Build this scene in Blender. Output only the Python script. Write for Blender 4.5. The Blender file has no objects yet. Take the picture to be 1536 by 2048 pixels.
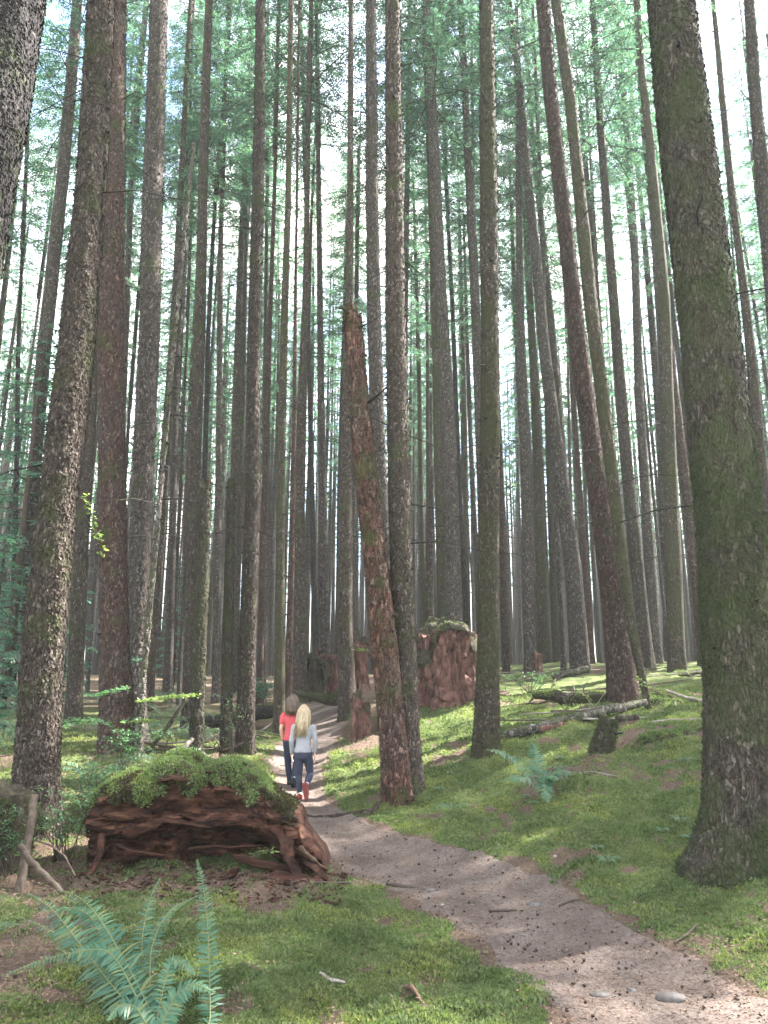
import bpy, math, random
import numpy as np
from mathutils import Vector, Matrix

# ------------------------------------------------------------------ camera, world, sun, exposure
S = bpy.context.scene
C = S.collection
F = 1535.0                                   # focal length in photo pixels (1536 x 2048)
PITCH = math.radians(13.4)
CAMZ = 1.6
cam = bpy.data.cameras.new('camera')
cam_o = bpy.data.objects.new('camera', cam); C.objects.link(cam_o)
cam_o.location = (0, 0, CAMZ); cam_o.rotation_euler = (math.pi/2 + PITCH, 0, 0)
cam.sensor_fit = 'VERTICAL'; cam.sensor_height = 36.0; cam.lens = 36.0*F/2048.0
cam.clip_start = 0.1; cam.clip_end = 1500
S.camera = cam_o
S.render.resolution_x, S.render.resolution_y = 768, 1024

SUN_AZ, SUN_EL = math.radians(62), math.radians(46)     # clockwise from straight ahead
SUN_STRENGTH = 5.0
SKY_STRENGTH = 0.10
S.view_settings.view_transform = 'Standard'; S.view_settings.look = 'None'
S.view_settings.gamma = 1.0; S.view_settings.use_curve_mapping = False
S.view_settings.exposure = 3.25
S.cycles.max_bounces = 10; S.cycles.diffuse_bounces = 6; S.cycles.transmission_bounces = 6
S.cycles.transparent_max_bounces = 8; S.cycles.volume_bounces = 1
S.cycles.sample_clamp_indirect = 6.0

world = bpy.data.worlds.new('World'); S.world = world; world.use_nodes = True
wn, wl = world.node_tree.nodes, world.node_tree.links
wn.clear()
w_out = wn.new('ShaderNodeOutputWorld'); w_bg = wn.new('ShaderNodeBackground')
w_sky = wn.new('ShaderNodeTexSky'); w_sky.sky_type = 'NISHITA'; w_sky.sun_disc = False
w_sky.sun_elevation = SUN_EL; w_sky.sun_rotation = SUN_AZ
w_tc = wn.new('ShaderNodeTexCoord'); w_no = wn.new('ShaderNodeTexNoise')
w_no.inputs['Scale'].default_value = 2.6; w_no.inputs['Detail'].default_value = 5; w_no.inputs['Roughness'].default_value = 0.6
w_ra = wn.new('ShaderNodeValToRGB'); w_ra.color_ramp.elements[0].position = 0.40; w_ra.color_ramp.elements[1].position = 0.62
w_mx = wn.new('ShaderNodeMix'); w_mx.data_type = 'RGBA'
w_mx.inputs[7].default_value = (6.2, 6.0, 5.5, 1)                  # thin bright cloud
wl.new(w_tc.outputs['Generated'], w_no.inputs['Vector']); wl.new(w_no.outputs['Fac'], w_ra.inputs['Fac'])
wl.new(w_ra.outputs['Color'], w_mx.inputs[0]); wl.new(w_sky.outputs['Color'], w_mx.inputs[6])
wl.new(w_mx.outputs[2], w_bg.inputs['Color']); w_bg.inputs['Strength'].default_value = SKY_STRENGTH
wl.new(w_bg.outputs[0], w_out.inputs[0])

sun = bpy.data.lights.new('sun', 'SUN'); sun.energy = SUN_STRENGTH; sun.angle = math.radians(0.5); sun.color = (1.0, 0.95, 0.88)
sun_o = bpy.data.objects.new('sun', sun); C.objects.link(sun_o)
SUN_DIR = Vector((math.sin(SUN_AZ)*math.cos(SUN_EL), math.cos(SUN_AZ)*math.cos(SUN_EL), math.sin(SUN_EL)))
sun_o.rotation_euler = SUN_DIR.to_track_quat('Z', 'Y').to_euler(); sun_o.location = (30, 20, 60)

# ------------------------------------------------------------------ helpers: rays, noise, meshes
CP, SP = math.cos(PITCH), math.sin(PITCH)
def ray(u, v):
    kx, ky = (u-768.0)/F, (1024.0-v)/F
    return np.array([kx, CP - ky*SP, SP + ky*CP])
def at(u, v, Y):                             # the world point seen at pixel (u, v) standing Y metres ahead
    d = ray(u, v); t = Y/d[1]
    return np.array([d[0]*t, Y, CAMZ + d[2]*t])
def depth_of(v, Y):
    return Y/ray(768, v)[1]

def _hash(i, j, k, s):
    h = (i*374761393 + j*668265263 + k*1274126177 + s*974634653) & 0xffffffff
    h = ((h ^ (h >> 13))*1274126177) & 0xffffffff
    h = ((h ^ (h >> 16))*2246822519) & 0xffffffff
    return ((h ^ (h >> 15)) & 0xffffff)/16777215.0
def vnoise(p, s=0):
    p = np.asarray(p, float); f = np.floor(p); i = f.astype(np.int64); w = p - f; w = w*w*(3 - 2*w)
    r = 0
    for a in (0, 1):
        wa = w[:, 0] if a else 1 - w[:, 0]
        for b in (0, 1):
            wb = w[:, 1] if b else 1 - w[:, 1]
            for c in (0, 1):
                wc = w[:, 2] if c else 1 - w[:, 2]
                r = r + wa*wb*wc*_hash(i[:, 0]+a, i[:, 1]+b, i[:, 2]+c, s)
    return r*2 - 1
def fbm(p, oct=4, s=0, gain=0.5):
    p = np.asarray(p, float); r = 0; a = 1.0; n = 0
    for o in range(oct):
        r = r + a*vnoise(p*(2.03**o) + o*17.3, s+o); n += a; a *= gain
    return r/n
def worley(p, s=0):                          # distance to the nearest feature point and that cell's random value
    p = np.asarray(p, float); f = np.floor(p).astype(np.int64)
    best = np.full(len(p), 9.0); val = np.zeros(len(p))
    for a in (-1, 0, 1):
        for b in (-1, 0, 1):
            for c in (-1, 0, 1):
                i, j, k = f[:, 0]+a, f[:, 1]+b, f[:, 2]+c
                q = np.stack([i + _hash(i, j, k, s), j + _hash(i, j, k, s+7), k + _hash(i, j, k, s+13)], 1)
                d = ((q-p)**2).sum(1); m = d < best
                best = np.where(m, d, best); val = np.where(m, _hash(i, j, k, s+29), val)
    return np.sqrt(best), val
def smooth(a, b, x):
    t = np.clip((x-a)/(b-a), 0, 1); return t*t*(3-2*t)

def mk(name, V, faces, mats, parent=None, shade=True, loc=None):
    """faces: list of (n,k) index arrays or ((n,k), material index); ONE mesh object."""
    me = bpy.data.meshes.new(name); V = np.asarray(V, np.float32)
    me.vertices.add(len(V)); me.vertices.foreach_set('co', V.ravel())
    loops, starts, mi, n0 = [], [], [], 0
    for f in faces:
        f, m = f if isinstance(f, tuple) else (f, 0)
        f = np.asarray(f, np.int32)
        if len(f) == 0: continue
        loops.append(f.ravel()); starts.append(n0 + np.arange(len(f))*f.shape[1]); n0 += f.size
        mi.append(np.full(len(f), m, np.int32))
    loops = np.concatenate(loops); starts = np.concatenate(starts); mi = np.concatenate(mi)
    me.loops.add(len(loops)); me.loops.foreach_set('vertex_index', loops)
    me.polygons.add(len(starts)); me.polygons.foreach_set('loop_start', starts.astype(np.int32))
    me.polygons.foreach_set('material_index', mi)
    for m in (mats if isinstance(mats, (list, tuple)) else [mats]): me.materials.append(m)
    me.update(calc_edges=True); me.validate()
    if shade: me.polygons.foreach_set('use_smooth', np.ones(len(me.polygons), bool))
    o = bpy.data.objects.new(name, me); C.objects.link(o)
    if parent: o.parent = parent
    if loc is not None: o.location = loc
    return o
def tag(o, label=None, cat=None, group=None, kind=None):
    for k, v in (('label', label), ('category', cat), ('group', group), ('kind', kind)):
        if v: o[k] = v
    return o
def thing(name, label, cat, loc=(0, 0, 0), group=None):
    o = bpy.data.objects.new(name, None); C.objects.link(o); o.location = loc; o.empty_display_size = 0.2
    return tag(o, label, cat, group)
def grid_faces(nr, nc, wrap=False, off=0):
    r = np.arange(nr-1)[:, None]; c = np.arange(nc if wrap else nc-1)[None, :]; c2 = (c+1) % nc
    return np.stack([r*nc+c, r*nc+c2, (r+1)*nc+c2, (r+1)*nc+c], -1).reshape(-1, 4) + off
class MB:                                    # collects pieces into one mesh
    def __init__(s): s.V, s.F, s.n = [], [], 0
    def add(s, V, faces, m=0):
        V = np.asarray(V, float).reshape(-1, 3); s.V.append(V)
        for f in (faces if isinstance(faces, list) else [faces]): s.F.append((np.asarray(f)+s.n, m))
        s.n += len(V)
    def tube(s, pts, rad, n=6, m=0, cap=True, jit=0.0, seed=0):
        P = np.asarray(pts, float); R = np.broadcast_to(np.asarray(rad, float), (len(P),))
        T = np.gradient(P, axis=0); T /= np.linalg.norm(T, axis=1)[:, None] + 1e-9
        up = np.array([0, 0, 1.0]) if abs(T[:, 2]).mean() < 0.8 else np.array([1.0, 0, 0])
        A = np.cross(T, up); A /= np.linalg.norm(A, axis=1)[:, None] + 1e-9; B = np.cross(T, A)
        th = np.arange(n)*2*math.pi/n
        rr = R[:, None]*np.ones(n)
        if jit:
            q = np.stack([np.repeat(np.arange(len(P))*.7, n), np.tile(np.cos(th)*1.3, len(P)), np.tile(np.sin(th)*1.3, len(P))], 1)
            rr = rr*(1 + jit*vnoise(q + seed*3.1, seed).reshape(len(P), n))
        V = P[:, None, :] + rr[:, :, None]*(np.cos(th)[None, :, None]*A[:, None, :] + np.sin(th)[None, :, None]*B[:, None, :])
        V = V.reshape(-1, 3); f = [grid_faces(len(P), n, True)]
        if cap:
            k = len(V); V = np.vstack([V, P[0], P[-1]]); i = np.arange(n); j = (i+1) % n; o = (len(P)-1)*n
            f += [np.stack([j, i, np.full(n, k)], 1), np.stack([i+o, j+o, np.full(n, k+1)], 1)]
        s.add(V, f, m)
    def build(s, name, mats, parent=None, shade=True, loc=None):
        return mk(name, np.vstack(s.V), s.F, mats, parent, shade, loc)
def kites(P, D, W, L, wid, mid=0.45, bend=0.0, N=None):
    """leaf-like quads: base P, direction D, side W, length L, width wid."""
    L = np.asarray(L).reshape(-1, 1); wid = np.asarray(wid).reshape(-1, 1)
    a = P; b = P + D*L*mid + W*wid*.5; c = P + D*L; d = P + D*L*mid - W*wid*.5
    if N is not None and bend: c = c + N*L*bend
    V = np.stack([a, b, c, d], 1).reshape(-1, 3)
    return V, np.arange(len(V)).reshape(-1, 4)
def unit(a):
    return a/(np.linalg.norm(a, axis=-1, keepdims=True) + 1e-9)

# ------------------------------------------------------------------ materials
def new_mat(name):
    m = bpy.data.materials.new(name); m.use_nodes = True; nt = m.node_tree
    b = nt.nodes['Principled BSDF']; return m, nt.nodes, nt.links, b
def node(ns, t, **kw):
    n = ns.new(t)
    for k, v in kw.items():
        if k in n.inputs: n.inputs[k].default_value = v
        else: setattr(n, k, v)
    return n
def ramp(ns, stops, interp='LINEAR'):
    r = ns.new('ShaderNodeValToRGB'); e = r.color_ramp.elements; r.color_ramp.interpolation = interp
    while len(e) < len(stops): e.new(0.5)
    for x, (p, c) in zip(e, stops): x.position = p; x.color = (*c, 1) if len(c) == 3 else c
    return r
def mixc(ns, ls, fac, a, b, blend='MIX'):
    m = ns.new('ShaderNodeMix'); m.data_type = 'RGBA'; m.blend_type = blend
    for i, x in ((0, fac), (6, a), (7, b)):
        if hasattr(x, 'is_linked') or hasattr(x, 'links'): ls.new(x, m.inputs[i])
        else: m.inputs[i].default_value = x if i == 0 else ((*x, 1) if len(x) == 3 else x)
    return m.outputs[2]

def bark(name, dark, mid, light, moss=0.3, mosscol=(0.045, 0.06, 0.018), scale=16.0, red=0.0, lichen=0.0, bump=0.9, flat=0.42):
    m, ns, ls, b = new_mat(name)
    tc = node(ns, 'ShaderNodeTexCoord'); oi = node(ns, 'ShaderNodeObjectInfo')
    mp = node(ns, 'ShaderNodeMapping'); mp.inputs['Scale'].default_value = (1, 1, flat)
    ls.new(tc.outputs['Object'], mp.inputs['Vector'])
    wob = node(ns, 'ShaderNodeTexNoise', Scale=9.0, Detail=5.0); ls.new(mp.outputs[0], wob.inputs['Vector'])
    add = node(ns, 'ShaderNodeMixRGB'); add.blend_type = 'ADD'; add.inputs[0].default_value = 0.13
    ls.new(mp.outputs[0], add.inputs[1]); ls.new(wob.outputs['Color'], add.inputs[2])
    vo = node(ns, 'ShaderNodeTexVoronoi', Scale=scale); ls.new(add.outputs[0], vo.inputs['Vector'])
    ve = node(ns, 'ShaderNodeTexVoronoi', Scale=scale); ve.feature = 'DISTANCE_TO_EDGE'; ls.new(add.outputs[0], ve.inputs['Vector'])
    fn = node(ns, 'ShaderNodeTexNoise', Scale=60.0, Detail=4.0, Roughness=0.65); ls.new(mp.outputs[0], fn.inputs['Vector'])
    sep = node(ns, 'ShaderNodeSeparateColor'); ls.new(vo.outputs['Color'], sep.inputs[0])
    r1 = ramp(ns, [(0.0, dark), (0.4, mid), (0.8, mid), (0.9, tuple((p+q)/2 for p, q in zip(mid, light))), (1.0, light)]); ls.new(sep.outputs[0], r1.inputs[0])
    r2 = ramp(ns, [(0.3, (0.62, 0.62, 0.62)), (0.7, (1.25, 1.22, 1.2))]); ls.new(fn.outputs['Fac'], r2.inputs[0])
    basec = r1.outputs[0]
    if red:
        rn = node(ns, 'ShaderNodeTexNoise', Scale=2.2, Detail=4.0); ls.new(mp.outputs[0], rn.inputs['Vector'])
        rr = ramp(ns, [(0.42, (0, 0, 0)), (0.62, (red, red, red))]); ls.new(rn.outputs['Fac'], rr.inputs[0])
        basec = mixc(ns, ls, rr.outputs[0], basec, mixc(ns, ls, 1.0, basec, (1.38, 0.84, 0.68), 'MULTIPLY'))
    col = mixc(ns, ls, 1.0, basec, r2.outputs[0], 'MULTIPLY')
    re = ramp(ns, [(0.0, (0.42, 0.40, 0.39)), (0.13, (1, 1, 1))]); ls.new(ve.outputs['Distance'], re.inputs[0])
    col = mixc(ns, ls, 0.8, col, re.outputs[0], 'MULTIPLY')
    if lichen:
        ln = node(ns, 'ShaderNodeTexNoise', Scale=9.0, Detail=5.0, Roughness=0.7); ls.new(tc.outputs['Object'], ln.inputs['Vector'])
        lr = ramp(ns, [(0.60, (0, 0, 0)), (0.68, (lichen, lichen, lichen))]); ls.new(ln.outputs['Fac'], lr.inputs[0])
        col = mixc(ns, ls, lr.outputs[0], col, (0.21, 0.225, 0.185))
    mn = node(ns, 'ShaderNodeTexNoise', Scale=1.7, Detail=6.0, Roughness=0.68); ls.new(tc.outputs['Object'], mn.inputs['Vector'])
    c0 = 0.66 - 0.34*moss
    mr = ramp(ns, [(c0-0.06, (0, 0, 0)), (c0+0.12, (0.9, 0.9, 0.9))]); ls.new(mn.outputs['Fac'], mr.inputs[0])
    col = mixc(ns, ls, mr.outputs[0], col, mosscol)
    hs = node(ns, 'ShaderNodeHueSaturation'); mr2 = node(ns, 'ShaderNodeMapRange'); mr2.inputs[3].default_value = 0.78; mr2.inputs[4].default_value = 1.25
    ls.new(oi.outputs['Random'], mr2.inputs[0]); ls.new(mr2.outputs[0], hs.inputs['Value']); ls.new(col, hs.inputs['Color'])
    ls.new(hs.outputs[0], b.inputs['Base Color']); b.inputs['Roughness'].default_value = 0.9; b.inputs['Specular IOR Level'].default_value = 0.15
    h1 = node(ns, 'ShaderNodeMath', operation='MULTIPLY'); h1.inputs[1].default_value = 0.35; ls.new(fn.outputs['Fac'], h1.inputs[0])
    em = node(ns, 'ShaderNodeMath', operation='MINIMUM'); em.inputs[1].default_value = 0.16; ls.new(ve.outputs['Distance'], em.inputs[0])
    h2 = node(ns, 'ShaderNodeMath', operation='MULTIPLY_ADD'); h2.inputs[1].default_value = 5.0
    ls.new(em.outputs[0], h2.inputs[0]); ls.new(h1.outputs[0], h2.inputs[2])
    h3 = node(ns, 'ShaderNodeMath', operation='MULTIPLY_ADD'); h3.inputs[1].default_value = 0.8
    ls.new(sep.outputs[1], h3.inputs[0]); ls.new(h2.outputs[0], h3.inputs[2])
    bp = node(ns, 'ShaderNodeBump', Strength=bump, Distance=0.02); ls.new(h3.outputs[0], bp.inputs['Height'])
    ls.new(bp.outputs[0], b.inputs['Normal'])
    return m
BK = {
 'grey':  bark('bark_grey', (0.038, 0.032, 0.029), (0.078, 0.065, 0.058), (0.19, 0.17, 0.155), moss=0.12, scale=42),
 'brown': bark('bark_brown', (0.035, 0.027, 0.023), (0.07, 0.055, 0.046), (0.165, 0.138, 0.12), moss=0.26, scale=40),
 'mossy': bark('bark_mossy', (0.034, 0.028, 0.022), (0.065, 0.054, 0.041), (0.155, 0.135, 0.112), moss=0.52, mosscol=(0.045, 0.048, 0.02), lichen=0.3, scale=40),
 'red':   bark('bark_red', (0.04, 0.027, 0.023), (0.082, 0.056, 0.047), (0.165, 0.13, 0.115), moss=0.15, red=0.22, scale=38),
 'dark':  bark('bark_dark', (0.022, 0.02, 0.021), (0.042, 0.037, 0.038), (0.09, 0.08, 0.078), moss=0.25, scale=34),
 'lichen': bark('bark_lichen', (0.03, 0.025, 0.02), (0.056, 0.048, 0.038), (0.12, 0.11, 0.09), moss=0.5, mosscol=(0.042, 0.046, 0.02), lichen=0.7, scale=36),
 'big':   bark('bark_big', (0.035, 0.028, 0.023), (0.072, 0.059, 0.049), (0.16, 0.14, 0.12), moss=0.58, mosscol=(0.05, 0.06, 0.026), lichen=0.2, scale=36),
 'snag':  bark('bark_snag', (0.034, 0.024, 0.021), (0.088, 0.055, 0.045), (0.19, 0.135, 0.115), moss=0.25, red=0.42, lichen=0.25, scale=26, bump=1.0),
 'pale':  bark('bark_pale', (0.05, 0.044, 0.038), (0.12, 0.105, 0.093), (0.26, 0.25, 0.235), moss=0.42, mosscol=(0.05, 0.06, 0.022), lichen=0.5, scale=26),
}
def leafy(name, cols, rough=0.55, transl=0.45, tcol=None, patch=None):
    m, ns, ls, b = new_mat(name)
    g = node(ns, 'ShaderNodeNewGeometry'); oi = node(ns, 'ShaderNodeObjectInfo')
    r = ramp(ns, [(i/(len(cols)-1), c) for i, c in enumerate(cols)]); ls.new(g.outputs['Random Per Island'], r.inputs[0])
    hs = node(ns, 'ShaderNodeHueSaturation'); mr = node(ns, 'ShaderNodeMapRange'); mr.inputs[3].default_value = 0.8; mr.inputs[4].default_value = 1.2
    ls.new(oi.outputs['Random'], mr.inputs[0]); ls.new(mr.outputs[0], hs.inputs['Value']); colr = r.outputs[0]
    if patch:
        tc = node(ns, 'ShaderNodeTexCoord'); pn = node(ns, 'ShaderNodeTexNoise', Scale=1.5, Detail=5.0, Roughness=0.6); ls.new(tc.outputs['Object'], pn.inputs['Vector'])
        pr = ramp(ns, [(0.36, (0.66, 0.72, 0.62)), (0.5, (1, 1, 1)), (0.64, patch)]); ls.new(pn.outputs['Fac'], pr.inputs[0]); colr = mixc(ns, ls, 1.0, colr, pr.outputs[0], 'MULTIPLY')
    ls.new(colr, hs.inputs['Color'])
    ls.new(hs.outputs[0], b.inputs['Base Color']); b.inputs['Roughness'].default_value = rough; b.inputs['Specular IOR Level'].default_value = 0.25
    t = node(ns, 'ShaderNodeBsdfTranslucent')
    tm = mixc(ns, ls, 1.0, hs.outputs[0], tcol or (1.5, 1.7, 0.9), 'MULTIPLY'); ls.new(tm, t.inputs['Color'])
    mx = node(ns, 'ShaderNodeMixShader'); mx.inputs[0].default_value = transl
    ls.new(b.outputs[0], mx.inputs[1]); ls.new(t.outputs[0], mx.inputs[2])
    ls.new(mx.outputs[0], ns['Material Output'].inputs['Surface'])
    return m
M_NEEDLE = leafy('needles', [(0.030, 0.062, 0.048), (0.045, 0.092, 0.070), (0.066, 0.122, 0.086), (0.11, 0.155, 0.085)], transl=0.58, tcol=(1.45, 1.75, 1.4))
M_TEAL = leafy('young_needles', [(0.045, 0.10, 0.075), (0.065, 0.14, 0.10), (0.095, 0.17, 0.10)], tcol=(1.3, 1.7, 1.3))
M_FERN = leafy('fern_leaf', [(0.04, 0.098, 0.062), (0.055, 0.128, 0.082), (0.085, 0.16, 0.092), (0.13, 0.15, 0.06)], rough=0.4, transl=0.3, tcol=(1.1, 1.5, 1.1))
M_MOSS = leafy('moss_leaf', [(0.075, 0.108, 0.042), (0.115, 0.162, 0.065), (0.16, 0.205, 0.09), (0.205, 0.228, 0.12)], rough=0.8, transl=0.4, tcol=(1.3, 1.5, 0.8), patch=(1.45, 1.25, 0.95))
M_DMOSS = leafy('trunk_moss_leaf', [(0.03, 0.046, 0.018), (0.05, 0.07, 0.027), (0.075, 0.098, 0.038)], rough=0.8, transl=0.3, tcol=(1.3, 1.5, 0.8))
M_DEADM = leafy('dead_moss_leaf', [(0.03, 0.026, 0.014), (0.055, 0.045, 0.022), (0.07, 0.07, 0.026)], rough=0.85, transl=0.2)
M_SHRUB = leafy('shrub_leaf', [(0.06, 0.14, 0.08), (0.09, 0.19, 0.10), (0.13, 0.24, 0.12)], rough=0.45, transl=0.45)
M_LIME = leafy('lime_leaf', [(0.10, 0.15, 0.05), (0.145, 0.20, 0.075), (0.19, 0.235, 0.10)], rough=0.45, transl=0.5)
M_YMOSS = leafy('yellow_moss_leaf', [(0.12, 0.15, 0.03), (0.17, 0.19, 0.04), (0.20, 0.21, 0.05)], rough=0.8, transl=0.4)
def simple(name, cols, scale=8.0, rough=0.85, bump=0.5, stretch=(1, 1, 1), detail=6.0, dist=0.01, spec=0.2, var=False):
    m, ns, ls, b = new_mat(name)
    tc = node(ns, 'ShaderNodeTexCoord'); mp = node(ns, 'ShaderNodeMapping'); mp.inputs['Scale'].default_value = stretch
    ls.new(tc.outputs['Object'], mp.inputs['Vector'])
    n = node(ns, 'ShaderNodeTexNoise', Scale=scale, Detail=detail, Roughness=0.65); ls.new(mp.outputs[0], n.inputs['Vector'])
    r = ramp(ns, [(0.28 + 0.44*i/max(1, len(cols)-1), c) for i, c in enumerate(cols)]); ls.new(n.outputs['Fac'], r.inputs[0])
    out = r.outputs[0]
    if var:
        g = node(ns, 'ShaderNodeNewGeometry'); r3 = ramp(ns, [(0, (0.55, 0.55, 0.55)), (1, (1.45, 1.4, 1.35))]); ls.new(g.outputs['Random Per Island'], r3.inputs[0])
        out = mixc(ns, ls, 1.0, out, r3.outputs[0], 'MULTIPLY')
    ls.new(out, b.inputs['Base Color'])
    b.inputs['Roughness'].default_value = rough; b.inputs['Specular IOR Level'].default_value = spec
    if bump:
        n2 = node(ns, 'ShaderNodeTexNoise', Scale=scale*3, Detail=5.0, Roughness=0.7); ls.new(mp.outputs[0], n2.inputs['Vector'])
        bp = node(ns, 'ShaderNodeBump', Strength=bump, Distance=dist); ls.new(n2.outputs['Fac'], bp.inputs['Height']); ls.new(bp.outputs[0], b.inputs['Normal'])
    return m
M_ROT = simple('rotten_wood', [(0.008, 0.006, 0.005), (0.030, 0.014, 0.010), (0.070, 0.031, 0.021), (0.17, 0.092, 0.06)], scale=4.0, stretch=(0.7, 2.5, 3.2), bump=1.0, dist=0.03, var=True)
M_ROTV = simple('rotten_stump_wood', [(0.02, 0.012, 0.011), (0.075, 0.037, 0.03), (0.15, 0.075, 0.06), (0.24, 0.15, 0.12)], scale=4.5, stretch=(2.2, 2.2, 0.7), bump=1.0, dist=0.03)
M_DUFF = simple('dark_duff', [(0.02, 0.016, 0.012), (0.05, 0.04, 0.028), (0.05, 0.065, 0.025)], scale=9.0, bump=1.0, dist=0.03)
M_STICK = simple('dead_stick', [(0.035, 0.026, 0.02), (0.085, 0.064, 0.05), (0.15, 0.118, 0.094)], scale=14.0)
M_TWIG = simple('dead_twig', [(0.04, 0.03, 0.025), (0.08, 0.062, 0.05)], scale=14.0, bump=0)
M_SPLIT = simple('split_wood', [(0.04, 0.024, 0.017), (0.10, 0.062, 0.042), (0.20, 0.135, 0.092)], scale=6.0, stretch=(1, 1, 3))
M_PALE = simple('bleached_wood', [(0.10, 0.085, 0.07), (0.21, 0.18, 0.155), (0.36, 0.33, 0.30)], scale=9.0)
M_ROCK = simple('grey_rock', [(0.05, 0.044, 0.04), (0.095, 0.085, 0.08), (0.14, 0.13, 0.125)], scale=12.0, bump=0.6)
M_LITTER = simple('forest_litter', [(0.10, 0.065, 0.048), (0.16, 0.11, 0.085)], scale=3.0, bump=0, var=True)
M_CONE = simple('cone_scales', [(0.022, 0.016, 0.013), (0.05, 0.034, 0.026)], scale=30.0, bump=0.8, var=True)

# ------------------------------------------------------------------ terrain
CTRL = [(200,2048,4.3),(768,2048,4.3),(1300,2048,4.3),(500,1900,5.5),(1150,1900,5.5),(1500,1900,5.4),(200,1900,5.4),
 (400,1770,7.2),(900,1760,7.3),(1250,1750,6.9),(1475,1730,6.8),(30,1800,6.6),(680,1640,10.3),(600,1600,11.4),(650,1500,15),(585,1530,13.6),
 (640,1405,20),(1100,1640,8.6),(800,1590,10.8),(973,1503,12),(1200,1515,10.8),(1100,1450,13.2),(1250,1400,15.2),(1250,1345,20.5),(890,1392,17),
 (490,1510,13.6),(393,1510,13),(72,1640,8.6),(50,1430,18),(150,1400,25),(0,1350,36),(300,1390,30),(550,1400,26),(1000,1325,27),(1300,1325,30),
 (620,1400,21.5),(700,1480,15.5),(230,1490,13),(1380,1480,10.5),(1500,1350,19),(1520,1480,10),(560,1450,18),(1400,1330,26),(480,1580,10.5),(700,1390,19.5)]
cp_ = [at(*c) for c in CTRL]
cp_ += [np.array(p, float) for p in [(0,0,0),(-3,1,.02),(3,1,.05),(0,-6,0),(-12,-6,.3),(12,-6,.8),(-12,6,.6),(9,6,1.1),(14,14,2.4),(-14,14,1.2),
       (-30,30,2.4),(30,25,3.2),(0,60,2.9),(-40,60,3.2),(40,60,3.4),(0,120,3.3),(-100,100,3.3),(100,100,3.4),(-90,0,2.5),(90,0,3.2),(0,-60,1.5),(-90,-90,2),(90,-90,2.5),(0,230,3.4),(230,0,3.3),(-230,0,3),(0,-230,2)]]
cp_ = np.array(cp_)
def _phi(d): return d
_d = np.linalg.norm(cp_[:, None, :2] - cp_[None, :, :2], axis=2)
_n = len(cp_)
_A = np.zeros((_n+1, _n+1)); _A[:_n, :_n] = -_phi(_d) + np.eye(_n)*0.25; _A[:_n, _n] = 1; _A[_n, :_n] = 1
_w = np.linalg.solve(_A, np.concatenate([cp_[:, 2], [0]]))
def base_h(x, y):
    x = np.atleast_1d(np.asarray(x, float)); y = np.atleast_1d(np.asarray(y, float)); out = np.empty(len(x))
    for i in range(0, len(x), 40000):
        d = np.sqrt((x[i:i+40000, None]-cp_[None, :, 0])**2 + (y[i:i+40000, None]-cp_[None, :, 1])**2 + 0.09)
        out[i:i+40000] = -d @ _w[:_n] + _w[_n]
    return out
def hit(u, v, y0=3.0, y1=60.0):              # where the view ray of a pixel meets the smooth terrain
    d = ray(u, v); Y = np.linspace(y0, y1, 3000); t = Y/d[1]
    g = CAMZ + d[2]*t - base_h(d[0]*t, Y)
    k = np.argmax(g < 0) if (g < 0).any() else len(Y)-1
    return np.array([d[0]*t[k], Y[k], base_h(d[0]*t[k], Y[k])[0]])
PATH_ROWS = [(2048,1150,1620),(1950,1050,1480),(1900,985,1370),(1850,925,1255),(1800,860,1170),(1760,775,1080),(1720,680,935),(1680,622,810),
             (1640,592,735),(1600,566,655),(1560,548,648),(1520,535,650),(1485,560,668),(1450,590,684),(1415,612,680)]
_pl, _pw = [], []
for v, a, b in PATH_ROWS:
    p, q = hit(a, v), hit(b, v); _pl.append((p+q)/2); _pw.append(np.linalg.norm(p[:2]-q[:2])/2)
_pl = np.array(_pl)[:, :2]; _pw = np.array(_pw)
_dir0 = _pl[0]-_pl[1]; _dir0 /= np.linalg.norm(_dir0)
_dir1 = _pl[-1]-_pl[-2]; _dir1 /= np.linalg.norm(_dir1)
PATH_C = np.vstack([_pl[0]+_dir0*9, _pl[0]+_dir0*3.0, _pl, _pl[-1]+_dir1*1.5]); PATH_W = np.concatenate([[.9, .9], np.clip(_pw, .3, .85), [.3]])
# resample densely
_s = np.concatenate([[0], np.cumsum(np.linalg.norm(np.diff(PATH_C, axis=0), axis=1))])
_ss = np.arange(0, _s[-1], 0.06)
def _sm(a):
    k = np.hanning(15); k /= k.sum(); return np.convolve(np.pad(a, 7, mode='edge'), k, 'valid')
PC = np.stack([_sm(np.interp(_ss, _s, PATH_C[:, 0])), _sm(np.interp(_ss, _s, PATH_C[:, 1]))], 1)
PW = _sm(np.interp(_ss, _s, PATH_W))
def path_t(x, y):                            # 0 on the centre line, 1 at the path's edge, >1 outside
    x = np.atleast_1d(x); y = np.atleast_1d(y); out = np.empty(len(x))
    c, w = PC[::4], PW[::4]
    for i in range(0, len(x), 40000):
        d = np.sqrt((x[i:i+40000, None]-c[None, :, 0])**2 + (y[i:i+40000, None]-c[None, :, 1])**2)/w[None, :]
        out[i:i+40000] = d.min(1)
    return out
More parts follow.
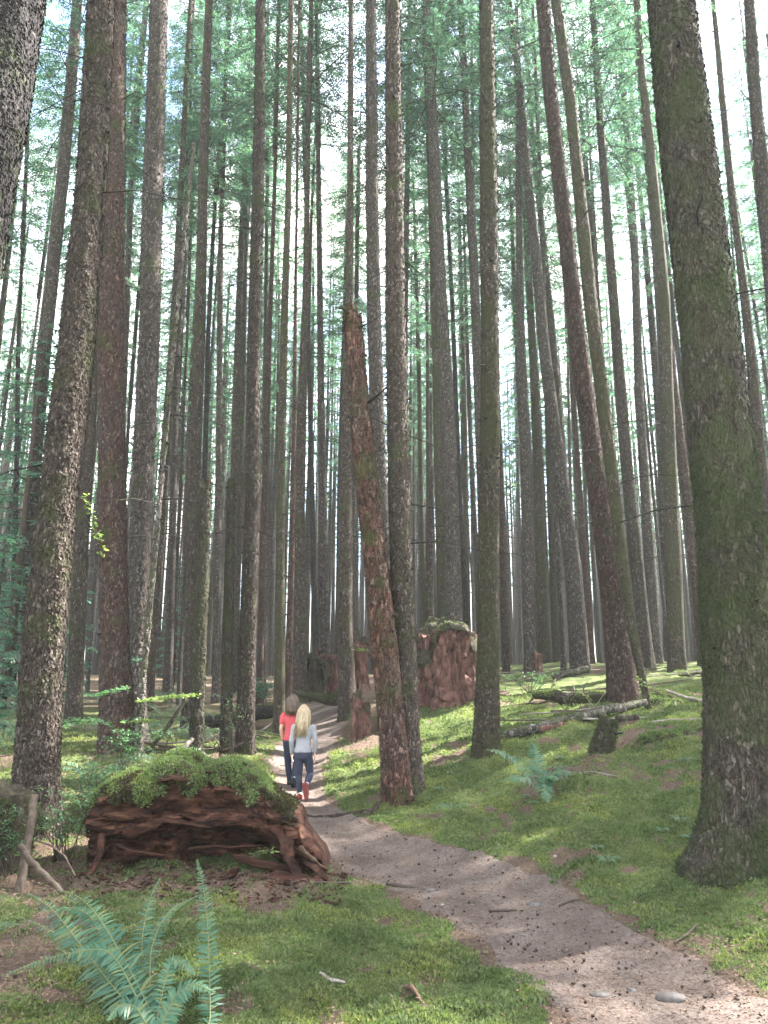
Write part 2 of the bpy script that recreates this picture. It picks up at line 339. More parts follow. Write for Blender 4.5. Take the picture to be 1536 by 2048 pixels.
def H(x, y, pt=None):
    x = np.atleast_1d(np.asarray(x, float)); y = np.atleast_1d(np.asarray(y, float))
    if pt is None: pt = path_t(x, y)
    z = base_h(x, y); off = smooth(0.8, 1.6, pt)
    P = np.stack([x, y, 0*x], 1); r = np.hypot(x, y); near = 1 - smooth(16, 40, r)
    z = z + off*(0.11*fbm(P*0.8, 3, 5) + near*0.075*fbm(P*2.6, 3, 9) + near*0.05*(np.abs(vnoise(P*4.3, 15))-.35) + near*0.026*fbm(P*11, 2, 21))
    z = z + (1-off)*(0.025*fbm(P*1.7, 3, 31) + near*0.008*fbm(P*14, 2, 33)) - 0.05*(1-smooth(0.5, 1.15, pt))
    return z
def h1(x, y): return float(H([x], [y])[0])
DUFF = [(745,1500,14.6,1.0),(620,1440,18,1.2),(690,1470,16,.9),(60,1900,5.2,.45),(30,1985,4.6,.5),(470,1775,7.0,.55),(330,1765,7.0,.5),(590,1775,7.1,.45),(90,1770,6.9,.7),(1140,1740,7.4,.2),(800,1440,16.2,.7),(1010,1640,8.6,.25)]
_duff = {(u, v): at(u, v, Y) for u, v, Y, r in DUFF}
def moss_at(x, y, pt):                       # where moss (1) or bare duff (0) covers the ground
    P = np.stack([x, y, 0*x], 1)
    n = fbm(P*0.9, 4, 41)*1.0 + 0.35*fbm(P*5, 3, 47)
    m = smooth(-0.42, 0.05, n + 0.25); n2_ = fbm(P*2.4, 3, 43) + .5*fbm(P*9, 2, 45)
    m = m*(1 - .65*smooth(.40, .54, fbm(P*3.7, 3, 83) + .25*fbm(P*14, 2, 85)))
    left = smooth(-0.8, -2.6, x - 0.0)*smooth(3, 6.5, y)
    back = smooth(17, 26, y)*0.6
    bankdirt = smooth(0.9, 0.2, np.abs(x + 0.2 - 0.0))*smooth(13, 15, y)*0.6
    m = m*(1 - 0.42*left)*(1-.6*back)*(1-bankdirt)
    for u, v, Y, r in DUFF: 
        q = _duff[(u, v)]; m = m*(1 - np.clip(1.5*np.exp(-((x-q[0])**2+(y-q[1])**2)/r**2) - .55 - 1.1*n2_, 0, .92))
    m = np.clip(m, 0, 1)
    return m*smooth(0.95, 1.22, pt + 0.35*fbm(P*3, 4, 51) + .15*fbm(P*12, 2, 53))

ang = np.concatenate([np.arange(-180, -36, 3.0), np.arange(-36, 36, 0.27), np.arange(36, 180, 3.0)])
ang = np.radians(ang); rad = [0.4]
while rad[-1] < 150: rad.append(rad[-1]*(1.03 if rad[-1] < 3.2 else 1.0066 if rad[-1] < 22 else 1.04))
rad = np.array(rad)
gx = (rad[:, None]*np.sin(ang)[None, :]).ravel(); gy = (rad[:, None]*np.cos(ang)[None, :]).ravel()
gpt = path_t(gx, gy); gz = H(gx, gy, gpt)
GV = np.stack([gx, gy, gz], 1); nA = len(ang)
GV = np.vstack([GV, [0, 0, h1(0, 0)]])
cf = np.stack([np.full(nA, len(GV)-1), np.arange(nA), (np.arange(nA)+1) % nA], 1)[:, [0, 2, 1]]
m, ns, ls, b = new_mat('forest_floor')
tc = node(ns, 'ShaderNodeTexCoord'); at_ = node(ns, 'ShaderNodeAttribute'); at_.attribute_name = 'moss'
n1 = node(ns, 'ShaderNodeTexNoise', Scale=7.0, Detail=8.0, Roughness=0.7); ls.new(tc.outputs['Object'], n1.inputs['Vector'])
n2 = node(ns, 'ShaderNodeTexNoise', Scale=45.0, Detail=5.0, Roughness=0.7); ls.new(tc.outputs['Object'], n2.inputs['Vector'])
rm = ramp(ns, [(0.28, (0.055, 0.07, 0.026)), (0.5, (0.095, 0.12, 0.045)), (0.72, (0.14, 0.155, 0.065))]); ls.new(n1.outputs['Fac'], rm.inputs[0])
rd = ramp(ns, [(0.3, (0.055, 0.038, 0.028)), (0.5, (0.115, 0.08, 0.06)), (0.7, (0.17, 0.13, 0.10))]); ls.new(n2.outputs['Fac'], rd.inputs[0])
r2 = ramp(ns, [(0.3, (0.5, 0.5, 0.5)), (0.65, (1.25, 1.25, 1.2))]); ls.new(n2.outputs['Fac'], r2.inputs[0])
cm = mixc(ns, ls, 1.0, rm.outputs[0], r2.outputs[0], 'MULTIPLY')
mm = node(ns, 'ShaderNodeMath', operation='MULTIPLY_ADD'); mm.inputs[1].default_value = 0.5; ls.new(n2.outputs['Fac'], mm.inputs[0])
sb = node(ns, 'ShaderNodeMath', operation='SUBTRACT'); sb.inputs[1].default_value = 0.25; ls.new(at_.outputs['Fac'], sb.inputs[0]); ls.new(sb.outputs[0], mm.inputs[2])
rk = ramp(ns, [(0.35, (0, 0, 0)), (0.6, (1, 1, 1))]); ls.new(mm.outputs[0], rk.inputs[0])
ls.new(mixc(ns, ls, rk.outputs[0], rd.outputs[0], cm), b.inputs['Base Color']); b.inputs['Roughness'].default_value = 0.95; b.inputs['Specular IOR Level'].default_value = 0.1
ad = node(ns, 'ShaderNodeMath', operation='ADD'); ls.new(n1.outputs['Fac'], ad.inputs[0]); ls.new(n2.outputs['Fac'], ad.inputs[1])
bp = node(ns, 'ShaderNodeBump', Strength=1.0, Distance=0.035); ls.new(ad.outputs[0], bp.inputs['Height']); ls.new(bp.outputs[0], b.inputs['Normal'])
ground = mk('ground', GV, [grid_faces(len(rad), nA, True)[:, ::-1], cf], m); tag(ground, kind='structure')
gm = np.append(moss_at(gx, gy, gpt), 0.5).astype(np.float32)
a_ = ground.data.attributes.new('moss', 'FLOAT', 'POINT'); a_.data.foreach_set('value', gm)

# the trodden path: a sheet whose ragged rims dip under the ground
m, ns, ls, b = new_mat('trodden_earth')
tc = node(ns, 'ShaderNodeTexCoord')
n1 = node(ns, 'ShaderNodeTexNoise', Scale=2.4, Detail=7.0, Roughness=0.62); ls.new(tc.outputs['Object'], n1.inputs['Vector'])
n2 = node(ns, 'ShaderNodeTexNoise', Scale=75.0, Detail=4.0, Roughness=0.75); ls.new(tc.outputs['Object'], n2.inputs['Vector'])
vo = node(ns, 'ShaderNodeTexVoronoi', Scale=55.0); ls.new(tc.outputs['Object'], vo.inputs['Vector'])
r1 = ramp(ns, [(0.3, (0.088, 0.068, 0.057)), (0.5, (0.128, 0.101, 0.088)), (0.72, (0.168, 0.139, 0.125))]); ls.new(n1.outputs['Fac'], r1.inputs[0])
r2 = ramp(ns, [(0.32, (0.45, 0.42, 0.40)), (0.5, (1, 1, 1)), (0.68, (1.35, 1.32, 1.3))]); ls.new(n2.outputs['Fac'], r2.inputs[0])
c1 = mixc(ns, ls, 1.0, r1.outputs[0], r2.outputs[0], 'MULTIPLY')
sp = node(ns, 'ShaderNodeSeparateColor'); ls.new(vo.outputs['Color'], sp.inputs[0])
r3 = ramp(ns, [(0.0, (0.5, 0.45, 0.42)), (0.2, (1, 1, 1)), (0.9, (1, 1, 1)), (1.0, (1.4, 1.35, 1.3))]); ls.new(sp.outputs[0], r3.inputs[0])
ls.new(mixc(ns, ls, 0.8, c1, r3.outputs[0], 'MULTIPLY'), b.inputs['Base Color']); b.inputs['Roughness'].default_value = 0.95; b.inputs['Specular IOR Level'].default_value = 0.1
ad = node(ns, 'ShaderNodeMath', operation='ADD'); ls.new(sp.outputs[1], ad.inputs[0]); ls.new(n2.outputs['Fac'], ad.inputs[1])
bp = node(ns, 'ShaderNodeBump', Strength=0.8, Distance=0.012); ls.new(ad.outputs[0], bp.inputs['Height']); ls.new(bp.outputs[0], b.inputs['Normal'])
tg = unit(np.gradient(PC, axis=0)); nm = np.stack([tg[:, 1], -tg[:, 0]], 1)
cs = np.linspace(-1.5, 1.5, 70)
pv = (PC[:, None, :] + nm[:, None, :]*(PW[:, None]*cs[None, :])[:, :, None]).reshape(-1, 2)
ppt = np.abs(np.tile(cs, len(PC)))
P3 = np.stack([pv[:, 0], pv[:, 1], 0*pv[:, 0]], 1)
rim = ppt + 0.22*fbm(P3*1.6, 3, 61) + 0.10*fbm(P3*7, 2, 65)
pz = H(pv[:, 0], pv[:, 1]) + 0.012 - 0.10*smooth(0.85, 1.35, rim)
path = mk('path', np.column_stack([pv, pz]), [grid_faces(len(PC), 70)[:, ::-1]], m); tag(path, kind='structure')

# ------------------------------------------------------------------ trees
def trunk_data(axis, r, zs, base, nseg, flare=0.5, lump=0.05, scale_amp=0.0, seed=0, lobes=5, flare_h=0.45, scale_f=21.0, lean_flare=None):
    """rings along a trunk axis; axis(z)->(x,y), r(z)->radius (arrays); z measured from the base."""
    th = np.arange(nseg)*2*math.pi/nseg
    ax = axis(zs); rr = r(zs)
    Z = np.repeat(zs, nseg); T = np.tile(th, len(zs)); R = np.repeat(rr, nseg)
    q = np.stack([np.cos(T)*R, np.sin(T)*R, Z], 1)
    low = fbm(np.stack([np.cos(T)*1.1, np.sin(T)*1.1, Z*0.55], 1) + seed*7.7, 3, seed+3)
    ph = seed*1.7
    lob = 0.5 + 0.5*np.cos(lobes*T + ph + 1.1*np.sin(2*T + ph*1.3))
    fl = flare*np.exp(-np.maximum(Z, -0.1)/flare_h)*(0.45 + 0.75*lob)
    if lean_flare is not None:
        a, amt, hh = lean_flare; fl = fl + amt*np.exp(-np.maximum(Z, 0)/hh)*np.clip(np.cos(T-a), 0, 1)**3
    R2 = R*(1 + lump*low + fl)
    if scale_amp:
        w, c = worley(q*np.array([1, 1, 0.5])*scale_f + 0.35*np.stack([low, low, low], 1), seed)
        R2 = R2 + scale_amp*(np.clip(1.0-1.25*w, -0.6, 1) + 0.8*(c-0.5)) + scale_amp*0.6*fbm(q*28, 2, seed+11)
    V = np.stack([np.repeat(ax[:, 0], nseg) + np.cos(T)*R2, np.repeat(ax[:, 1], nseg) + np.sin(T)*R2, Z], 1)
    return V
def stubs_and_twigs(mb, axis, r, z0, z1, n, seed, mat=0, long_share=0.25, maxlen=0.9, face=None):
    rng = random.Random(seed)
    for _ in range(n):
        z = rng.uniform(z0, z1); a = rng.uniform(0, 2*math.pi)
        if face is not None and rng.random() < 0.7: a = face + rng.uniform(-1.7, 1.7)
        c = axis(np.array([z]))[0]; R = float(r(np.array([z]))[0])
        d = np.array([math.cos(a), math.sin(a), rng.uniform(-0.35, 0.25)])
        p0 = np.array([c[0]+math.cos(a)*R*0.85, c[1]+math.sin(a)*R*0.85, z])
        if rng.random() < long_share:
            L = rng.uniform(0.35, 1)*maxlen; w = rng.uniform(.006, .014)
            pts = [p0, p0+d*L*.35+np.array([0, 0, .02]), p0+d*L*.7+np.array([rng.uniform(-.06, .06), rng.uniform(-.06, .06), -.05*L]), p0+d*L+np.array([rng.uniform(-.1, .1), rng.uniform(-.1, .1), -.16*L])]
            mb.tube(pts, [w, w*.8, w*.6, w*.25], 4, mat)
        else:
            L = R*0.15 + rng.uniform(.02, .07); w = rng.uniform(.010, .022)
            mb.tube([p0, p0+d*(L*.6), p0+d*L], [w*1.4, w, w*.5], 5, mat)
def flakes(V, zs, nseg, n, seed, zmax, size=1.0, half=None):
    """bark plates lifting off a trunk: points on its surface, small curved quads hinged at the top."""
    rng = np.random.default_rng(seed)
    cum = np.linspace(0, 1, len(zs)); kmax = max(2, int(np.searchsorted(zs, zmax)))
    i = rng.integers(1, kmax-1, n); j = rng.integers(0, nseg, n)
    G = V.reshape(len(zs), nseg, 3); P = G[i, j]; Q = G[i, (j+1) % nseg]; U = G[np.minimum(i+1, len(zs)-1), j]
    t = unit(Q-P); up = unit(U-P); nr = unit(np.cross(t, up))
    w = rng.uniform(.010, .030, n)[:, None]*size; h = rng.uniform(.015, .048, n)[:, None]*size; li = rng.uniform(.004, .017, n)[:, None]*size
    tw = rng.normal(0, .25, n)[:, None]
    t2 = unit(t + up*tw)
    a = P + up*h*.5 - t2*w*.4 - nr*.002; b2 = P + up*h*.5 + t2*w*.4 - nr*.002
    c = P + nr*li*.6 + t2*w*.55; d = P + nr*li*.6 - t2*w*.55
    e = P - up*h*.5 + nr*li + t2*w*.3; f = P - up*h*.5 + nr*li - t2*w*.3
    VV = np.stack([a, b2, c, d, e, f], 1).reshape(-1, 3); k = np.arange(n)*6
    return VV, [np.stack([k, k+1, k+2, k+3], 1)[:, ::-1], np.stack([k+3, k+2, k+4, k+5], 1)[:, ::-1]]

def crown_mesh(name, L, R, seed, nb, sparse=1.0, mat=None):
    """a conifer crown L metres tall with its foot at the origin: drooping limbs set with flat sprays."""
    rng = np.random.default_rng(seed); mb = MB(); Ps, Ds, Ws, Ls, Wd = [], [], [], [], []
    mb.tube([(0, 0, 0), (0, 0, L*.5), (0, 0, L*.98)], [.10, .06, .01], 5, 1)
    for i in range(nb):
        u = (i+rng.random())/nb; z = L*u**0.92; ln = R*(1-u)**0.75*rng.uniform(.55, 1.1) + .25
        az = i*2.39996 + rng.normal(0, .35); d = np.array([math.cos(az), math.sin(az), 0]); sd = np.array([-d[1], d[0], 0])
        droop = rng.uniform(.12, .42); lift = rng.uniform(-.1, .22); bow = rng.normal(0, .12)
        tt = np.linspace(0, 1, 6)
        pt = np.array([0, 0, z]) + d*(ln*tt)[:, None] + np.array([0, 0, 1])*((lift*tt - droop*tt**2)*ln)[:, None] + sd*(bow*ln*tt**2)[:, None]
        mb.tube(pt, np.linspace(.022, .005, 6)*(0.6+ln/R*.6), 3, 1, cap=False)
        nt = int(ln*11*sparse)+3
        for k in range(nt):
            t = .12 + .88*((k+rng.random())/nt); p = np.array([np.interp(t, tt, pt[:, a]) for a in range(3)])
            if rng.random() < .12: continue
            s = 1 if k % 2 else -1
            tl = (.18 + .42*ln*.5*(1-t*.7))*rng.uniform(.5, 1.15)
            td = unit(d*rng.uniform(.5, 1.0) + sd*s*rng.uniform(.5, 1.1) + np.array([0, 0, rng.uniform(-.55, .1)]))
            ts = unit(np.cross(td, np.array([0, 0, 1.0]) + rng.normal(0, .35, 3)))
            nk = max(3, int(tl/.042)); x = (np.arange(nk)+.5)/nk
            sg = np.where(np.arange(nk) % 2 == 0, 1, -1)[:, None]
            Ps.append(p + td*(tl*x)[:, None] + np.array([0, 0, 1])*(-.22*tl*x**2)[:, None])
            Ds.append(unit(td*.75 + ts*sg*rng.uniform(.5, .95, (nk, 1)) + rng.normal(0, .14, (nk, 3)) + np.array([0, 0, -.12])))
            Ws.append(np.repeat(ts[None], nk, 0)*1.0 + rng.normal(0, .25, (nk, 3)))
            Ls.append((.075 + .075*(1-x))*rng.uniform(.7, 1.3, nk)); Wd.append(rng.uniform(.035, .065, nk))
    P, D, W = np.vstack(Ps), np.vstack(Ds), np.vstack(Ws); W = unit(W - D*(W*D).sum(1, keepdims=True))
    V, f = kites(P, D, W, np.concatenate(Ls), np.concatenate(Wd)); mb.add(V, f, 0)
    o = mb.build(name, [mat or M_NEEDLE, M_TWIG], shade=False); C.objects.unlink(o)
    return o
CROWNS = [crown_mesh('crown', 16, 2.6, 100, 84), crown_mesh('crown', 18, 2.2, 101, 90), crown_mesh('crown', 14, 2.9, 102, 74),
          crown_mesh('crown', 17, 2.4, 103, 78, .85), crown_mesh('crown', 12, 2.0, 104, 60, .9), crown_mesh('crown', 19, 1.9, 105, 80, .8)]
def link_copy(src, parent, name=None, loc=None, rot=None, scale=None):
    c = src.copy(); C.objects.link(c); c.parent = parent
    if loc is not None: c.location = loc
    if rot is not None: c.rotation_euler = rot
    if scale is not None: c.scale = scale if hasattr(scale, '__len__') else (scale,)*3
    return c

SUNNY = np.array([at(u, v, Y) for u, v, Y in [(1490,2035,4.5),(1430,2020,4.5),(650,1640,10.3),(705,1636,10.3),(600,1655,10.0),(600,1528,13.4),(565,1520,13.6),(655,1470,16.3),(880,1440,14.6),(930,1420,15.2),(860,1505,12.7),(900,1490,13),
         (1015,1413,15.6),(1055,1395,16.4),(740,1568,11.3),(690,1600,11.0),(330,1393,12.2),(520,1500,14.2),(300,1440,12.3),(606,1460,11.4),(125,1250,8.2)]])
def covers(P, x, y, z0, z1, r):              # which points lose the sun behind a crown at (x, y)
    out = np.zeros(len(P)); zz = np.linspace(z0, z1, 10)
    for q, z in enumerate(zz):
        t = (z-P[:, 2])/SUN_DIR.z; d = np.hypot(P[:, 0]+SUN_DIR.x*t-x, P[:, 1]+SUN_DIR.y*t-y); out = np.maximum(out, np.clip(1.4-d/(r*(1-q/10.5)**.75*.75+.1), 0, 1))
    return out
TREES_XY = []
def traced_tree(label, mat, Y, pts, H_top=33.0, seed=0, crown=0, crown_from=0.56, detail=1, flare=0.45, group=None, name='spruce_tree', cat='tree',
                twigs=0.25, stubs=40, snag=False, **kw):
    """pts: (v, u, width) of the trunk in the photo from the top of the picture down to its foot."""
    P = []
    for v, u, w in pts:
        p = at(u, v, Y); P.append((p[0], p[2], w*{1: .95, 2: .90, 3: .85}[detail]*depth_of(v, Y)/F/2))
    P = np.array(P)[::-1]; bx = P[0, 0]; bz = h1(bx, Y)
    zz = P[:, 1] - bz; X = P[:, 0] - bx; R = P[:, 2]
    sl = (X[-1]-X[-2])/(zz[-1]-zz[-2]) if len(P) > 2 else (X[-1]-X[0])/(zz[-1]-zz[0])
    gap = zz[0]
    if not snag:
        top = max(H_top, zz[-1]+6)
        zz = np.append(zz, top); X = np.append(X, X[-1] + sl*0.8*(top-zz[-2])); R = np.append(R, 0.03)
    else: top = zz[-1]
    if zz[0] > 0.05:                                     # carry the foot down to the terrain
        s0 = (X[1]-X[0])/(zz[1]-zz[0]); X = np.insert(X, 0, X[0]-s0*zz[0]); R = np.insert(R, 0, R[0]); zz = np.insert(zz, 0, 0.0)
    axis = lambda z: np.stack([np.interp(z, zz, X), 0.02*np.sin(z*0.7+seed)*smooth(0, 2, z)], 1)
    rad_ = lambda z: np.interp(z, zz, R)
    zvis = at(768, -60, Y)[2] - bz
    if detail >= 3:   nseg, dz = 190, .016
    elif detail == 2: nseg, dz = 80, .04
    else:             nseg, dz = 26, .16
    zvis = min(zvis, top)
    zs = np.arange(-0.25, zvis, dz)
    if top > zvis + .6: zs = np.concatenate([zs, np.arange(zvis, top, 0.8), [top]])
    elif snag: zs = np.append(zs, top)
    amp = {1: 0.0, 2: 0.006, 3: 0.008}[detail]
    V = trunk_data(axis, rad_, zs, None, nseg, flare, 0.085, amp, seed, **kw)
    root = thing(name, label, cat, (bx, Y, bz), group)
    mb = MB()
    if snag:                                             # a broken, jagged top
        G = V.reshape(len(zs), nseg, 3); th = np.arange(nseg)/nseg*2*math.pi
        cut = 0.16 + 0.14*np.sin(th*2+seed) + 0.12*vnoise(np.stack([np.cos(th)*5, np.sin(th)*5, 0*th+seed], 1), 3) + 0.10*vnoise(np.stack([np.cos(th)*14, np.sin(th)*14, 0*th+seed], 1), 4)
        G[:, :, 2] = np.minimum(G[:, :, 2], (top - np.clip(cut, 0, .5)*min(1.2, 4*R[-1]/.4))[None, :])
        V = G.reshape(-1, 3)
    mb.add(V, grid_faces(len(zs), nseg, True))
    if snag:
        k = len(zs)*nseg; c = np.append(axis(np.array([top]))[0], top-.32*min(1.2, 4*R[-1]/.4)); i = np.arange(nseg)
        mb.V[-1] = np.vstack([mb.V[-1], c]); mb.n += 1
        mb.F.append((np.stack([i+(len(zs)-1)*nseg, (i+1) % nseg+(len(zs)-1)*nseg, np.full(nseg, k)], 1), 0))
    if detail == 3:
        fv, ff = flakes(V, zs, nseg, int(2200*zvis*R[1]/.3), seed+50, zvis); mb.add(fv, ff)
    elif detail == 2:
        fv, ff = flakes(V, zs, nseg, int(700*zvis*R[1]/.2), seed+50, zvis, 1.15); mb.add(fv, ff)
    stubs_and_twigs(mb, axis, rad_, 1.6, min(zvis+1, top-.3), stubs, seed+9, 1, 0.0, face=-math.pi/2)
    if twigs and not snag:
        stubs_and_twigs(mb, axis, rad_, 3.0, top*crown_from+1, int(52*twigs)+3, seed+19, 1, 1.0, 1.5)
    mb.build('trunk', [BK[mat], BK['dark']], root)
    if Y < 19 and not snag and crown is not None: crown_from = .70
    if not snag and crown is not None:
        src = CROWNS[crown % len(CROWNS)]; z0 = top*crown_from; a0 = axis(np.array([z0]))[0]; a1 = axis(np.array([top]))[0]
        Lc = {0: 16, 1: 18, 2: 14, 3: 17, 4: 12, 5: 19}[crown % 6]
        s = (top-z0)/Lc
        link_copy(src, root, loc=(a0[0], a0[1], z0), rot=(0, math.atan2(a1[0]-a0[0], top-z0), 0), scale=(1, 1, s))
    if crown is not None and not snag:
        cvv = covers(SUNNY, bx, Y, top*crown_from, top, 2.4)
        if cvv.sum() > .5: print('BLOCK', label[:40], np.nonzero(cvv > .2)[0])
    TREES_XY.append((bx, Y)); GAPS.append((label[:30], round(gap, 2)))
    return root
GAPS = []

T = traced_tree
# --- near trees
T('very thick dark trunk cut off by the left edge of the photo, top left corner', 'dark', 6.2,
  [(0,12,160),(300,-35,165),(600,-88,170),(1100,-150,180),(1700,-215,200)], seed=1, detail=3, crown=0, stubs=14, twigs=.05)
big = T('thickest trunk on the right, scaly bark furred with green moss, flaring into the moss bank', 'big', 6.8,
  [(0,1342,100),(230,1366,115),(500,1398,124),(680,1419,130),(850,1437,137),(1100,1462,146),(1400,1478,152),(1620,1482,160),(1735,1482,165)],
  seed=2, detail=3, crown=1, stubs=26, twigs=.05, flare=.14, lean_flare=(math.radians(195), .72, .22), scale_f=19)
T('thick leaning trunk at the left, mossy low down, beside the rotten log', 'brown', 8.2,
  [(0,203,58),(350,182,66),(700,152,80),(1000,117,84),(1300,90,90),(1500,76,94),(1640,70,100)], seed=3, detail=3, crown=2, stubs=26, twigs=.08, flare=.25)
T('reddish brown scaly trunk directly right of the thick leaning trunk at the left', 'red', 12.6,
  [(0,231,42),(350,228,50),(700,221,58),(1000,224,60),(1300,230,64),(1485,236,72)], seed=4, detail=2, crown=3, stubs=50, twigs=.1, flare=.25)
T('straight grey brown trunk standing between the reddish left trunk and the mossy snag pair', 'grey', 14.2,
  [(0,318,36),(400,305,43),(650,300,44),(1000,283,46),(1300,272,46),(1470,266,52)], seed=5, detail=2, crown=0, stubs=60)
T('straight dark mossy trunk just left of where the two girls walk', 'brown', 13.6,
  [(0,522,20),(350,517,25),(700,508,28),(1000,505,32),(1300,494,36),(1510,489,42)], seed=6, detail=2, crown=1, stubs=60, flare=.2)
T('tall live trunk of the joined pair in the centre, rising past the broken red snag', 'brown', 10.9,
  [(0,785,31),(350,789,38),(600,791,42),(800,794,46),(1100,801,48),(1300,808,52),(1450,812,54),(1585,818,56)], seed=7, detail=2, crown=4, stubs=60, flare=.3)
T('broken reddish snag leaning against the tall centre trunk, its top snapped off jagged', 'snag', 10.7,
  [(608,703,36),(700,711,40),(850,722,46),(1000,737,50),(1150,754,54),(1300,769,60),(1450,783,58),(1592,794,60)], seed=8, detail=2, snag=True, stubs=18, flare=.25, cat='snag', name='broken_snag')
T('straight mossy trunk on the bank with lichen patches, behind the teal fern', 'mossy', 12.0,
  [(0,973,30),(350,977,36),(650,980,39),(850,981,42),(1100,977,46),(1300,976,48),(1505,973,56)], seed=9, detail=2, crown=5, stubs=60, flare=.2)
T('leaning dull red trunk with pale specks, left of the dark slanting dead pole', 'red', 14.8,
  [(0,1086,28),(200,1102,29),(350,1118,31),(500,1135,34),(650,1152,36),(800,1172,40),(1050,1206,46),(1230,1232,54),(1375,1246,62)], seed=10, detail=2, crown=0, stubs=70, flare=.2)
T('dark moss covered dead pole slanting across beside the dull red trunk, foot snapped red', 'mossy', 14.0,
  [(0,1112,22),(200,1141,24),(400,1160,26),(600,1180,30),(900,1219,28),(1100,1242,25),(1250,1262,22),(1398,1293,14)], seed=11, detail=2, crown=4, stubs=20, flare=0.0)
def px_branch(root, name, pts, rad, mat):
    P = np.array([at(*p) for p in pts]) - np.array(root.location); b_ = MB(); b_.tube(P, rad, 7, jit=.3, seed=3); return b_.build(name, mat, root)
SN = [o for o in C.objects if o.name.startswith('broken_snag')][0]
px_branch(SN, 'broken_branch', [(700,628,10.6),(684,617,10.5),(664,614,10.4)], [.022,.014,.004], BK['snag'])
px_branch(SN, 'broken_branch', [(716,656,10.6),(738,646,10.5),(757,634,10.4)], [.016,.012,.008], BK['dark'])
px_branch(SN, 'broken_branch', [(735,806,10.6),(758,788,10.4),(780,768,10.2)], [.02,.015,.009], BK['dark'])
for u_ in (692, 700, 706, 714): px_branch(SN, 'splinter', [(u_,645,10.62),(u_-1,622,10.62),(u_-3,604-3*(u_ % 4),10.6)], [.030,.022,.003], BK['snag'])
# --- broken snags on the left
T('short broken mossy snag speckled with white lichen, taller and left of the snag pair', 'lichen', 13.0,
  [(950,412,25),(1200,403,29),(1400,396,29),(1512,392,32)], seed=12, detail=2, snag=True, stubs=10, flare=.15, cat='snag', name='broken_snag')
T('short broken snag with a reddish foot, right one of the snag pair', 'lichen', 13.4,
  [(955,463,17),(1150,458,22),(1350,454,24),(1512,452,26)], seed=13, detail=2, snag=True, stubs=10, flare=.15, cat='snag', name='broken_snag')
T('slim dead pole with a broken top, standing behind the tall red stump', 'brown', 21.5,
  [(932,864,10),(1100,860,15),(1240,857,17)], seed=14, detail=1, snag=True, stubs=8, flare=.1, cat='snag', name='broken_snag')
